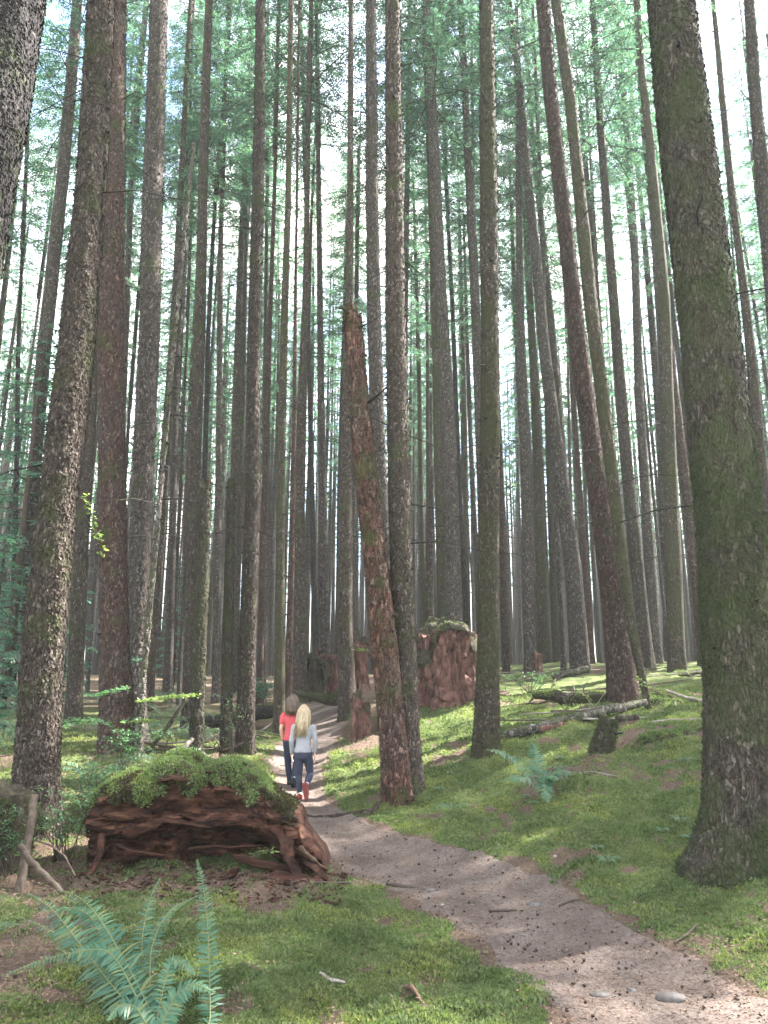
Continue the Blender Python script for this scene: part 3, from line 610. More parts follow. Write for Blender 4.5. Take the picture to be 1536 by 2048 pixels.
# --- middle distance
MID = [
 ('slanting greyish trunk near the left edge, seen left of the thick leaning trunk', 'grey', 19.5, [(0,155,20),(350,126,25),(700,87,28),(1000,66,24),(1420,46,26)]),
 ('thin dark young trunk nearest the left edge with teal branches around it', 'dark', 27.0, [(430,46,5),(700,37,9),(1000,31,10),(1320,27,12)]),
 ('shaded trunk in the gap between the thick leaning trunk and the reddish trunk', 'brown', 17.5, [(0,225,22),(800,180,28),(1100,163,30),(1400,148,34)]),
 ('thin trunk hugging the left side of the straight grey brown trunk', 'grey', 27.0, [(0,294,10),(280,266,12),(700,250,13),(1390,226,16)]),
 ('slim trunk with sunny specks between the grey brown trunk and the snag pair', 'grey', 25.0, [(0,386,7),(250,377,9),(500,370,10),(700,354,14),(1000,346,15),(1390,336,18)]),
 ('tall trunk whose foot disappears behind the left broken snag', 'brown', 17.0, [(0,418,16),(230,410,19),(400,405,20),(650,400,24),(1000,388,26),(1460,378,32)]),
 ('thin bare trunk running up behind the right broken snag', 'grey', 24.0, [(0,456,6),(350,444,9),(600,440,12),(850,438,13),(1400,432,18)]),
 ('slim trunk with bright right edge rising just above the girl in red', 'mossy', 16.2, [(0,582,11),(400,577,13),(650,568,16),(1000,562,18),(1200,560,20),(1440,558,24)]),
 ('tall trunk standing behind the low dark stump, left of its centre', 'brown', 20.5, [(0,622,6),(200,617,9),(600,611,13),(800,603,18),(1000,599,22),(1340,600,30)]),
 ('tall trunk standing behind the low dark stump, right of its centre', 'grey', 22.5, [(0,632,7),(250,636,9),(700,641,14),(1000,645,18),(1350,650,26)]),
 ('trunk with a reddish decayed foot just left of the broken centre snag', 'brown', 17.2, [(0,702,10),(250,701,12),(600,699,18),(800,694,23),(1000,692,27),(1250,690,32),(1480,696,40)]),
 ('tall trunk half hidden between the broken snag and the tall centre trunk', 'grey', 15.6, [(0,742,21),(400,744,26),(650,748,30),(900,757,32),(1440,776,38)]),
 ('tall speckled trunk rising right behind the tall red stump', 'grey', 20.0, [(0,854,17),(300,868,23),(550,879,25),(700,889,26),(900,900,29),(1250,910,34)]),
 ('thin dark trunk close to the right of the speckled trunk behind the red stump', 'dark', 29.0, [(0,877,5),(150,885,6),(400,894,8),(600,904,9),(850,914,10),(1250,932,13)]),
 ('greenish trunk left of and touching the speckled trunk behind the red stump', 'mossy', 22.5, [(0,846,8),(300,858,10),(600,868,15),(750,875,18),(1000,880,20),(1270,887,24)]),
 ('trunk whose foot hides behind the lichen patched bank trunk', 'grey', 21.5, [(0,921,14),(250,933,15),(500,946,20),(650,952,20),(1000,966,22),(1340,984,28)]),
 ('smooth leaning trunk right of the lichen patched bank trunk, ending by the back logs', 'grey', 21.5, [(0,1017,13),(150,1038,14),(350,1054,18),(500,1071,21),(680,1086,24),(800,1101,26),(950,1121,31),(1130,1145,35),(1325,1161,38)]),
 ('thinner leaning trunk just right of the smooth leaning trunk', 'brown', 27.5, [(0,1043,6),(150,1057,8),(300,1067,9),(430,1081,13),(650,1102,17),(900,1122,19),(1300,1150,22)]),
 ('straight trunk right of the slanting dead pole with moss on its foot', 'brown', 21.5, [(0,1184,12),(120,1193,14),(300,1204,16),(500,1219,18),(650,1232,20),(950,1255,24),(1150,1276,28),(1335,1293,32)]),
 ('slim trunk second to the right of the slanting dead pole', 'grey', 26.5, [(0,1230,9),(150,1244,11),(300,1257,13),(500,1269,16),(800,1279,18),(1000,1291,21),(1325,1313,26)]),
 ('trunk standing closest to the left side of the thickest mossy trunk', 'mossy', 19.5, [(0,1273,14),(150,1284,16),(280,1300,18),(450,1314,21),(600,1328,24),(950,1340,30),(1330,1354,36)]),
 ('thin trunk crossing the gap between the two trunks left of the thickest one', 'grey', 31.0, [(0,1247,6),(300,1272,9),(600,1300,13),(900,1322,16),(1325,1338,21)]),
 ('thin leaning trunk right of the thickest trunk, near the top right', 'brown', 18.5, [(0,1425,9),(180,1443,12),(330,1458,14),(500,1477,15),(680,1498,19),(900,1520,22),(1360,1570,30)]),
 ('trunk at the upper right edge of the photo, right of all others', 'grey', 14.6, [(0,1498,20),(200,1512,24),(330,1523,27),(600,1545,30),(1430,1610,40)]),
 ('pale thin trunk lit from the right, foot hidden by the sunlit spray at the left', 'pale', 12.4, [(1330,288,13),(1380,283,14),(1500,277,16)]),
 ('thin pole tilted right, crossing the sky beside the trunk above the left snag', 'dark', 24.0, [(0,464,5),(200,447,6),(400,430,8),(700,415,10),(1000,408,11),(1420,404,13)]),
 ('slender trunk right of the straight dark trunk near the girls, set far back', 'grey', 30.0, [(0,536,5),(400,534,7),(800,530,10),(1370,526,13)]),
 ('slender trunk left of the straight dark trunk near the girls, set far back', 'brown', 29.0, [(0,500,5),(400,494,7),(800,486,10),(1375,470,13)]),
 ('orange lit slim trunk touching the trunk above the girl in red', 'red', 17.6, [(500,592,6),(800,589,9),(1100,583,13),(1420,576,17)]),  # red bark puts the orange light into this trunk's colour
 ('dark slim trunk between the two trunks behind the low dark stump', 'dark', 26.0, [(0,600,5),(400,612,7),(900,622,11),(1370,632,14)]),
]
for i, (lab, mat, Y, pts) in enumerate(MID):
    short = pts[0][0] > 1000
    T(lab, mat, Y, pts, seed=20+i, crown=None if short else i, detail=2 if Y < 16 else 1, stubs=46, twigs=.5, H_top=11 if short else 30+(i*7 % 6), crown_from=.55 if not short else .75,
      flare=.25)

# --- the stand behind: copies of a few trunks, each tree an object of its own
def stand_trunk(seed, mat, r0, h):
    rng = random.Random(seed); mb = MB()
    a, b2 = rng.uniform(-.5, .5), rng.uniform(0, 6)
    axis = lambda z: np.stack([.05*np.sin(z*.25+b2), .05*np.cos(z*.2+a)], 1)
    rr = lambda z: r0*(1-.62*z/h)
    zs = np.concatenate([np.arange(-.4, 3, .25), np.arange(3, h, .8)])
    mb.add(trunk_data(axis, rr, zs, None, 14, .3, .07, 0, seed), grid_faces(len(zs), 14, True))
    stubs_and_twigs(mb, axis, rr, 2.5, h*.6, 70, seed, 1, .75, 1.7)
    o = mb.build('trunk', [BK[mat], M_TWIG]); C.objects.unlink(o); return o
STAND = [stand_trunk(300+i, m, r0, 24) for i, (m, r0) in enumerate([('grey', .17), ('brown', .15), ('mossy', .19), ('grey', .12), ('grey', .10), ('red', .16), ('brown', .20), ('grey', .09)])]  # grey bark favoured: its paler tone stands in for haze on the far trunks
rng = random.Random(77)
ZONES = [(-9e9, 430, 'slender trunk of the far stand at the left, behind the near trunks and teal undergrowth', 'far trees at the left'),
         (430, 830, 'slender trunk of the crowded far stand behind the girls and the centre snag', 'far trees behind the path'),
         (830, 9e9, 'slender trunk of the crowded far stand beyond the moss bank and the back logs', 'far trees beyond the bank')]
def stand_tree(x, y, i, label, group, s=None, zlow=None, cs=None, kk=None):
    st = STAND[i % len(STAND)]; hs = rng.uniform(.82, 1.2); ws = s or rng.uniform(.8, 1.25)
    root = thing('spruce_tree', label, 'tree', (x, y, h1(x, y)), group)
    root.rotation_euler = (rng.gauss(0, .012), rng.gauss(0, .012), rng.uniform(0, 6.28))
    link_copy(st, root, scale=(ws, ws, hs))
    k = rng.randrange(6) if kk is None else kk; L = [16, 18, 14, 17, 12, 19][k]; zc = 24*hs*(rng.uniform(.52, .76) if zlow is None else zlow); cs = cs or rng.uniform(.55, .95)
    link_copy(CROWNS[k], root, loc=(0, 0, zc), scale=(cs, cs, (31*hs-zc)/L*rng.uniform(.9, 1.0)))
    TREES_XY.append((x, y)); return root
n = 0; tries = 0
while n < 252 and tries < 12000:
    tries += 1
    y = 21 + 44*rng.random()**0.9; u = rng.uniform(-240, 1780); x = (u-768)/F*y*1.03
    if any((x-a)**2 + (y-b)**2 < (0.85 + y*.006)**2 for a, b in TREES_XY): continue
    if u < 130 and rng.random() < .6: continue
    blk_ = y < 45 and covers(SUNNY, x, y, 15, 30, 2.8).sum() > .8
    if blk_ and rng.random() < .45: continue
    z = next(z for z in ZONES if z[0] <= u < z[1])
    stand_tree(x, y, n, z[2], z[3], s=rng.uniform(.55, 1.12), cs=.5 if blk_ else None); n += 1
# --- trees around the view: sun-side ones added for their crowns to shade the ground, with a few gaps for the sun; a step to the side brings them in
_gx, _gy = np.meshgrid(np.arange(-5.5, 6.6, .55), np.arange(3.6, 15, .55)); SHADY = np.stack([_gx.ravel(), _gy.ravel()], 1)
SHADY = SHADY[np.abs(SHADY[:, 0]) < SHADY[:, 1]*.56+.4]; SHADY = SHADY[np.min(np.hypot(SHADY[:, None, 0]-SUNNY[None, :, 0], SHADY[:, None, 1]-SUNNY[None, :, 1]), axis=1) > .7]
SHADY = np.column_stack([SHADY, base_h(SHADY[:, 0], SHADY[:, 1])])
cov = np.zeros(len(SHADY)); cand = []; tries = 0
while len(cand) < 900 and tries < 30000:
    tries += 1; x, y = rng.uniform(3, 40), rng.uniform(-6, 46)
    if abs(x) < 0.54*max(y, 0) + 2.8: continue
    cand.append((x, y, rng.randrange(6), rng.uniform(.34, .5), rng.uniform(1.25, 1.6)))
CRr = [2.6, 2.2, 2.9, 2.4, 2.0, 1.9]
cv = np.array([covers(SHADY, x, y, 1.5+24*zl, 30, CRr[k]*c) for x, y, k, zl, c in cand])
bad = np.array([covers(SUNNY, x, y, 1.5+24*zl, 30, CRr[k]*c*1.15).sum() for x, y, k, zl, c in cand])
used = np.zeros(len(cand), bool); n = 0
for it in range(85):
    gain = (np.clip(1.7-cov, 0, 1)[None, :]*cv).sum(1) - bad*14; gain[used] = -9
    for q in np.argsort(-gain):
        x, y, k, zl, c = cand[q]
        if used[q] or gain[q] <= 0.4: break
        used[q] = True
        if not any((x-a)**2 + (y-b)**2 < 1.7**2 for a, b in TREES_XY): break
    else: break
    if gain[q] <= 0.4: break
    cov += cv[q]; stand_tree(x, y, n, 'slender spruce added out of view at the right, its crown placed to shade the ground', 'trees outside the right of the view', s=rng.uniform(.9, 1.4), zlow=zl, cs=c, kk=k); n += 1
print('SUN SIDE TREES', n, 'uncovered', float((cov < .6).mean()))
n = 0; tries = 0
while n < 22 and tries < 4000:
    tries += 1
    x, y = rng.uniform(-34, 6), rng.uniform(4, 50)
    if abs(x) < 0.53*max(y, 0) + 2.6 or (abs(x) < 4 and y < 3): continue
    if any((x-a)**2 + (y-b)**2 < 2.8**2 for a, b in TREES_XY): continue
    side = 'right' if x > 0 else 'left'
    stand_tree(x, y, n, f'slender spruce of the same forest standing just outside the {side} of the photo', f'trees outside the {side} of the view', s=rng.uniform(.9, 1.5)); n += 1
# --- the wood beyond, which reads as one mass
rgf = np.random.default_rng(3); fw = MB(); Pq = []
for k in range(1900):
    a = math.radians(rgf.uniform(-46, 46)); r = 46 + 98*rgf.random()**.75; x, y = r*math.sin(a), r*math.cos(a); z = float(base_h(x, y)[0]); hh = rgf.uniform(22, 33); w = rgf.uniform(.08, .19)
    if y < 48 or any((x-p)**2 + (y-q)**2 < .8 for p, q in TREES_XY): continue
    lx, ly = rgf.normal(0, .25), rgf.normal(0, .25)
    fw.tube([(x, y, z-.6), (x+lx*.3, y+ly*.3, z+hh*.35), (x+lx*.7, y+ly*.7, z+hh*.7), (x+lx, y+ly, z+hh)], [w, w*.8, w*.5, .03], 6, 1)
    nq = 40; zz = hh*(.54 + .46*rgf.random(nq)**.9); rr = (3.4*(1-zz/hh*.85))*np.sqrt(rgf.random(nq)); aa = rgf.uniform(0, 6.28, nq); Pq.append(np.stack([x+rr*np.cos(aa), y+rr*np.sin(aa), z+zz-rr*.25], 1))
P = np.vstack(Pq); n = len(P); D = unit(rgf.normal(0, 1, (n, 3))*np.array([1, 1, .5])+np.array([0, 0, -.3])); W = unit(np.cross(D, rgf.normal(0, 1, (n, 3)))); V, f = kites(P, D, W, rgf.uniform(.35, .95, n), rgf.uniform(.14, .34, n)); fw.add(V, f, 0)
o = fw.build('far_wood', [M_NEEDLE, BK['grey']], shade=False); tag(o, 'distant wood closing the view far behind all the trunks', 'forest', kind='stuff')
print('FOOT GAPS', [g for g in GAPS if abs(g[1]) > .12])

# ------------------------------------------------------------------ solid shapes by voxel remesh
def ball(mb, c, r, n=14):
    r = np.broadcast_to(np.asarray(r, float), (3,)); th = np.arange(n)*2*math.pi/n; ph = np.linspace(0.02, math.pi-0.02, n//2+2)
    V = np.stack([np.outer(np.sin(ph), np.cos(th)), np.outer(np.sin(ph), np.sin(th)), np.repeat(np.cos(ph)[:, None], n, 1)], -1).reshape(-1, 3)*r + np.asarray(c, float)
    k = len(V); L = len(ph); i = np.arange(n); j = (i+1) % n
    V = np.vstack([V, V[:n].mean(0), V[-n:].mean(0)])
    mb.add(V, [grid_faces(L, n, True)[:, ::-1], np.stack([i, j, np.full(n, k)], 1), np.stack([j+(L-1)*n, i+(L-1)*n, np.full(n, k+1)], 1)])
def limb(mb, pts, rad, n=12):
    pts = np.asarray(pts, float)
    for a, b2, ra, rb in zip(pts[:-1], pts[1:], rad[:-1], rad[1:]):
        mb.tube([a, a*.5+b2*.5, b2], [ra, (ra+rb)/2, rb], n)
    for p, r in zip(pts, rad): ball(mb, p, r, n)
def rings(mb, rows, n=28):                  # rows: (x, y, z, rx, ry)
    th = np.arange(n)*2*math.pi/n; V = []
    for x, y, z, rx, ry in rows: V.append(np.stack([x+rx*np.cos(th), y+ry*np.sin(th), np.full(n, z)], 1))
    V = np.vstack(V); k = len(V); i = np.arange(n); j = (i+1) % n; o = (len(rows)-1)*n
    V = np.vstack([V, [rows[0][:3]], [rows[-1][:3]]])
    mb.add(V, [grid_faces(len(rows), n, True), np.stack([j, i, np.full(n, k)], 1), np.stack([i+o, j+o, np.full(n, k+1)], 1)])
def remesh(mb, name, mat, voxel, parent=None, smooth_it=4, noise=None, loc=None):
    o = mb.build('tmp', mat); m1 = o.modifiers.new('r', 'REMESH'); m1.mode = 'VOXEL'; m1.voxel_size = voxel
    if smooth_it:
        m2 = o.modifiers.new('s', 'SMOOTH'); m2.factor = 0.5; m2.iterations = smooth_it
    dg = bpy.context.evaluated_depsgraph_get(); dg.update()
    me = bpy.data.meshes.new_from_object(o.evaluated_get(dg)); old = o.data; bpy.data.objects.remove(o); bpy.data.meshes.remove(old)
    me.name = name
    n = len(me.vertices); V = np.empty(n*3, np.float32); me.vertices.foreach_get('co', V); V = V.reshape(-1, 3)
    if noise is not None:
        N = np.empty(n*3, np.float32); me.vertices.foreach_get('normal', N); V = noise(V.astype(float), N.reshape(-1, 3).astype(float)).astype(np.float32)
        me.vertices.foreach_set('co', V.ravel())
    me.polygons.foreach_set('use_smooth', np.ones(len(me.polygons), bool)); me.materials.clear(); me.materials.append(mat); me.update()
    r = bpy.data.objects.new(name, me); C.objects.link(r)
    if parent: r.parent = parent
    if loc is not None: r.location = loc
    return r

# ------------------------------------------------------------------ the two girls
def plain(name, col, rough=0.8, sss=0.0, scale=120, amp=0.12):
    m, ns, ls, b = new_mat(name); tc = node(ns, 'ShaderNodeTexCoord'); n = node(ns, 'ShaderNodeTexNoise', Scale=scale, Detail=4.0)
    ls.new(tc.outputs['Object'], n.inputs['Vector']); r = ramp(ns, [(0.3, tuple(c*(1-amp) for c in col)), (0.7, tuple(c*(1+amp) for c in col))])
    ls.new(n.outputs['Fac'], r.inputs[0]); ls.new(r.outputs[0], b.inputs['Base Color']); b.inputs['Roughness'].default_value = rough
    b.inputs['Specular IOR Level'].default_value = 0.25
    if sss: b.inputs['Subsurface Weight'].default_value = sss; b.inputs['Subsurface Radius'].default_value = (.01, .004, .002)
    return m
M_SKIN = plain('skin', (0.58, 0.36, 0.27), 0.55, 0.15)
M_EYE = plain('eye_white', (0.75, 0.73, 0.70), 0.2); M_SOCK = plain('white_knit', (0.70, 0.68, 0.66))
M_CORAL = plain('coral_cotton', (0.52, 0.085, 0.10)); M_GREYC = plain('pale_grey_cotton', (0.31, 0.31, 0.335))
M_NAVY = plain('navy_jersey', (0.022, 0.026, 0.05)); M_NAVY2 = plain('slate_jersey', (0.035, 0.04, 0.065))
M_REDSHOE = plain('red_shoe', (0.22, 0.045, 0.04)); M_SOLE = plain('maroon_sole', (0.14, 0.03, 0.03)); M_BLACKSHOE = plain('black_shoe', (0.02, 0.02, 0.022))
M_BAND = plain('wrist_band', (0.5, 0.16, 0.10))
def hair_mat(name, a, b2):
    m, ns, ls, b = new_mat(name); g = node(ns, 'ShaderNodeNewGeometry'); tc = node(ns, 'ShaderNodeTexCoord')
    mp = node(ns, 'ShaderNodeMapping'); mp.inputs['Scale'].default_value = (60, 60, 3); n = node(ns, 'ShaderNodeTexNoise', Scale=1.0, Detail=3.0)
    ls.new(tc.outputs['Object'], mp.inputs['Vector']); ls.new(mp.outputs[0], n.inputs['Vector'])
    ad = node(ns, 'ShaderNodeMath', operation='MULTIPLY_ADD'); ad.inputs[1].default_value = 0.45; ls.new(g.outputs['Random Per Island'], ad.inputs[0]); ls.new(n.outputs['Fac'], ad.inputs[2])
    r = ramp(ns, [(0.35, a), (0.95, b2)]); ls.new(ad.outputs[0], r.inputs[0]); ls.new(r.outputs[0], b.inputs['Base Color']); b.inputs['Roughness'].default_value = 0.42
    return m
M_BLOND = hair_mat('blond_hair', (0.22, 0.15, 0.085), (0.62, 0.49, 0.33)); M_BROWNH = hair_mat('brown_hair', (0.045, 0.027, 0.019), (0.17, 0.105, 0.07))

def girl(label, loc, s, pose, top_mat, sleeve, leg_mat, shoe_mat, sole_mat, hair_m, hair_len, sway, yaw):
    A = lambda p: np.asarray(p, float)
    body = MB()
    # torso, neck, head
    rings(body, [(0, 0, .62, .085, .07), (0, 0, .68, .115, .085), (0, 0, .76, .105, .078), (0, .004, .86, .095, .072), (0, .006, .96, .115, .08), (0, .004, 1.04, .13, .08), (0, .0, 1.095, .085, .062), (0, .0, 1.125, .045, .045)])
    limb(body, [(0, 0, 1.09), (0, .006, 1.19)], [.043, .040])
    ball(body, (0, .012, 1.275), (.072, .088, .098), 20); ball(body, (0, .045, 1.225), (.052, .055, .055), 16)          # skull, jaw
    limb(body, [(0, .098, 1.275), (0, .112, 1.248)], [.009, .013], 8)                                               # nose
    limb(body, [(-.018, .094, 1.213), (.018, .094, 1.213)], [.007, .007], 8)                                        # mouth
    for sx in (-1, 1):
        ball(body, (sx*.073, .005, 1.262), (.010, .020, .028), 10)                                                  # ears
        limb(body, [(sx*.05, .093, 1.292), (sx*.018, .100, 1.292)], [.006, .006], 8)                                # brow
    legs, arms = pose['legs'], pose['arms']
    for hip, knee, ank, toe in legs: limb(body, [hip, knee, ank, A(ank)*.35+A(toe)*.65], [.068, .044, .029, .026])
    for sh, el, wr, fin in arms:
        sh, el, wr, fin = map(A, (sh, el, wr, fin))
        limb(body, [sh, sh*.4+el*.6, el, el*.55+wr*.45, wr], [.040, .034, .029, .027, .020])
        d = unit(fin-wr); side = unit(np.cross(d, [1.0, 0, 0])); nrm = np.cross(side, d); hl = .135
        limb(body, [wr, wr+d*.03], [.019, .02]); 
        for k, (o, ln) in enumerate(((-.024, .052), (-.008, .060), (.008, .057), (.023, .045))):                    # palm rays and four fingers
            p = wr + d*.03; k1 = wr + d*.075 + side*o; k2 = k1 + d*ln*.5 + nrm*.004*(1 if sh[0] < 0 else -1); k3 = k2 + d*ln*.42 + nrm*.013*(1 if sh[0] < 0 else -1)
            limb(body, [p + side*o*.6, k1], [.012, .0095], 8); limb(body, [k1, k2, k3], [.0085, .0078, .0066], 8)
        t0 = wr + d*.028 + side*.016; t1 = t0 + d*.024 + side*.022; t2 = t1 + d*.026 + side*.006                     # thumb from the side of the palm
        limb(body, [t0, t1, t2], [.011, .009, .0075], 8)
    root = remesh(body, 'person', M_SKIN, .0048, None, 3)
    root.location = loc; root.scale = (s, s, s); root.rotation_euler = (0, 0, yaw); tag(root, label, 'person')
    for sx in (-1, 1):
        e = MB(); ball(e, (sx*.030, .089, 1.277), .011, 10); e.build('eye', M_EYE, root)
    # top with sleeves
    sh_ = MB(); rings(sh_, [(0, 0, .70, .132, .102), (0, 0, .73, .130, .100), (0, .0, .80, .117, .09), (0, .004, .88, .112, .086), (0, .006, .97, .128, .092), (0, .004, 1.045, .142, .09), (0, 0, 1.09, .105, .072), (0, 0, 1.12, .058, .056)])
    for sh, el, wr, fin in arms:
        sh, el, wr = map(A, (sh, el, wr))
        if sleeve == 'long': limb(sh_, [sh, sh*.4+el*.6, el, el*.5+wr*.5, el*.06+wr*.94], [.053, .045, .041, .037, .031])
        else: limb(sh_, [sh, sh*.55+el*.45], [.054, .053])
    def folds(V, N): return V + N*(0.006*fbm(V*np.array([16, 16, 9]), 3, 4) + 0.003*fbm(V*38, 2, 8))[:, None]
    remesh(sh_, 'shirt', top_mat, .008, root, 4, folds)
    # leggings
    lg = MB(); rings(lg, [(0, 0, .585, .075, .07), (0, -.004, .62, .112, .092), (0, -.006, .68, .126, .098), (0, 0, .74, .116, .088), (0, 0, .765, .112, .085)])
    for hip, knee, ank, toe in legs:
        hip, knee, ank = map(A, (hip, knee, ank)); limb(lg, [hip, hip*.5+knee*.5, knee, knee*.62+ank*.38, knee*.1+ank*.9], [.078, .066, .052, .052, .036])
    remesh(lg, 'leggings', leg_mat, .008, root, 4, folds)
    for hip, knee, ank, toe in legs:
        ank, toe = A(ank), A(toe); d = unit(toe-ank); kn = A(knee); shin = unit(ank-kn); sk = MB()
        limb(sk, [kn*.14+ank*.86, ank+shin*.012], [.036, .036], 12); sk.build('sock', M_SOCK, root)
        up = unit(-shin - d*np.dot(-shin, d)); heel = ank + shin*.032 - d*.028; tip = heel + d*.205
        sm = MB(); limb(sm, [heel+up*.012, heel*.6+tip*.4+up*.014, heel*.3+tip*.7+up*.002, tip*.94+heel*.06], [.039, .041, .037, .027], 14); limb(sm, [ank, heel+up*.03], [.041, .040], 12)
        sh2 = remesh(sm, 'shoe', shoe_mat, .007, root, 2)
        so = MB(); limb(so, [heel-up*.020, heel*.5+tip*.5-up*.018, tip-up*.014], [.034, .033, .026], 14)
        remesh(so, 'sole', sole_mat, .007, sh2, 2, lambda V, N, h=heel, u=up: V - np.outer(np.clip((V-h) @ u + .040, -1, 0)*.8 + np.clip((V-h) @ u + .016, 0, 1)*.5, u))
    if pose.get('band'):
        _, el, wr, _f = map(A, arms[pose['band']-1]); bnd = MB(); limb(bnd, [el*.05+wr*.95, wr*.99+el*.01], [.025, .025], 12); bnd.build('wrist_band', M_BAND, root)
    # hair: a cap and a falling mass, combed with strands
    hm = MB(); z0 = 1.29
    ball(hm, (0, -.006, z0), (.083, .094, .098), 20)
    for k in range(9):
        a = math.radians(-200 + k*27.5); x = .066*math.cos(a); y = -.012 + .07*math.sin(a)
        if y > .03: continue
        L = hair_len*(1-.12*abs(x)/.07)
        limb(hm, [(x, y, z0), (x*1.1, y-.012, z0-.10), (x*1.15+sway*.35, y-.03, z0-.5*L-.05), (x*.95+sway, y*1.0-.035, z0-L)], [.034, .036, .032, .016], 10)
    def comb(V, N):
        q = V.copy(); a = np.arctan2(V[:, 0]-sway*np.clip((z0-V[:, 2])/hair_len, 0, 1), -V[:, 1]-.01)
        return V + N*(.008*vnoise(np.stack([a*9, V[:, 2]*5, 0*a], 1), 2) + .005*vnoise(np.stack([a*22, V[:, 2]*7, 0*a+3], 1), 5))[:, None]
    hr = remesh(hm, 'hair', hair_m, .007, root, 5, comb)
    st = MB(); rg = random.Random(int(hair_len*100))
    for k in range(240):
        a = math.radians(rg.uniform(150, 390)); x = .08*math.cos(a)*rg.uniform(.7, 1.05); y = -.012 + .085*math.sin(a)
        if y > .035: continue
        L = hair_len*rg.uniform(.7, 1.15); sw = sway*rg.uniform(.6, 1.6) + rg.gauss(0, .020)
        st.tube([(x*.45, y*.45, z0+.088), (x*1.0, y*1.0-.003, z0+.03), (x*1.15, y-.02, z0-.10), (x*1.2+sw*.4, y-.045, z0-.55*L), (x*1.0+sw, y-.045, z0-L)], [.003, .0045, .005, .0042, .001], 4)
    st.build('hair_strands', hair_m, hr)
    return root
_p = at(601, 1604, 11.3); _p[2] = h1(_p[0], 11.3)
girl('girl with long blond hair in pale grey top and red shoes, lifting one foot', _p + np.array([0.02, 0, -.035]), .945,
     dict(legs=[((-.062, 0, .66), (-.060, .035, .37), (-.035, -.01, .085), (-.030, .15, .055)), ((.066, 0, .66), (.115, .075, .385), (.055, -.13, .245), (.085, -.185, .07))],
          arms=[((-.138, 0, 1.055), (-.175, -.02, .86), (-.17, .06, .68), (-.165, .10, .55)), ((.138, 0, 1.055), (.180, -.03, .87), (.172, .02, .70), (.175, .04, .56))], band=2),
     M_GREYC, 'long', M_NAVY2, M_REDSHOE, M_SOLE, M_BLOND, .34, -.045, math.radians(4))
_p = at(581, 1590, 12.0); _p[2] = h1(_p[0], 12.0)
girl('girl with brown hair, coral short sleeved shirt and navy leggings, left of the blond girl', _p + np.array([0.0, 0, -.035]), .985,
     dict(legs=[((-.062, 0, .66), (-.058, .05, .37), (-.030, .06, .085), (-.030, .22, .055)), ((.064, 0, .66), (.07, .03, .375), (.065, -.16, .13), (.072, -.05, .045))],
          arms=[((-.138, 0, 1.055), (-.168, -.03, .87), (-.150, .03, .70), (-.115, .06, .57)), ((.138, 0, 1.055), (.165, -.02, .87), (.16, .05, .69), (.155, .10, .56))], band=1),
     M_CORAL, 'short', M_NAVY, M_BLACKSHOE, M_BLACKSHOE, M_BROWNH, .21, .0, math.radians(-3))

# ------------------------------------------------------------------ moss tufts and litter helper
def moss_tufts(P, N, seed, size, spread=0.9):
    """small leafy tufts on surface points P with normals N."""
    rng = np.random.default_rng(seed); n = len(P); size = np.broadcast_to(size, (n,))
    Pa, Da, Wa, La, wa = [], [], [], [], []
    for k in range(2):
        D = unit(N + rng.normal(0, spread, (n, 3))); W = unit(np.cross(D, rng.normal(0, 1, (n, 3))))
        Pa.append(P - N*(.1*size)[:, None] + rng.normal(0, .2, (n, 3))*size[:, None]); Da.append(D); Wa.append(W); La.append(size*rng.uniform(.7, 1.4, n)); wa.append(size*rng.uniform(.35, .6, n))
    return kites(np.vstack(Pa), np.vstack(Da), np.vstack(Wa), np.concatenate(La), np.concatenate(wa), .5)
def surf_sample(o, n, seed, keep=None):
    """random points and normals on an object's mesh (its own space)."""
    me = o.data; me.calc_loop_triangles(); nt = len(me.loop_triangles); t = np.empty(nt*3, np.int32); me.loop_triangles.foreach_get('vertices', t); t = t.reshape(-1, 3)
    v = np.empty(len(me.vertices)*3, np.float32); me.vertices.foreach_get('co', v); v = v.reshape(-1, 3).astype(float)
    a, b2, c = v[t[:, 0]], v[t[:, 1]], v[t[:, 2]]; cr = np.cross(b2-a, c-a); ar = np.linalg.norm(cr, axis=1)
    rng = np.random.default_rng(seed); i = rng.choice(nt, n, p=ar/ar.sum()); r1 = np.sqrt(rng.random(n))[:, None]; r2 = rng.random(n)[:, None]
    P = a[i]*(1-r1) + b2[i]*r1*(1-r2) + c[i]*r1*r2; N = unit(cr[i])
    if keep is not None: k = keep(P, N); P, N = P[k], N[k]
    return P, N
# ground moss: uncountable tufts, finer towards the front
rg = np.random.default_rng(5); nM = 330000
r_ = 3.6*(17/3.6)**rg.random(nM); a_ = np.radians(rg.uniform(-33, 33, nM)); x_, y_ = r_*np.sin(a_), r_*np.cos(a_)
pt_ = path_t(x_, y_); mk_ = moss_at(x_, y_, pt_); keep = rg.random(nM) < mk_*1.05 - .02
x_, y_, r_, pt_ = x_[keep], y_[keep], r_[keep], pt_[keep]; z_ = H(x_, y_, pt_)
e_ = .05; zx = (H(x_+e_, y_) - z_)/e_; zy = (H(x_, y_+e_) - z_)/e_
N_ = unit(np.stack([-zx, -zy, np.ones_like(zx)], 1))
V, f = moss_tufts(np.stack([x_, y_, z_], 1), N_, 6, .0105*(.75+1.3*smooth(-.2, .5, fbm(np.stack([x_, y_, 0*x_], 1)*5, 3, 95))) + .0019*r_)
moss = mk('ground_moss', V, [f], M_MOSS, shade=False); tag(moss, 'low green moss carpet covering the forest floor on both sides of the path', 'moss', kind='stuff')

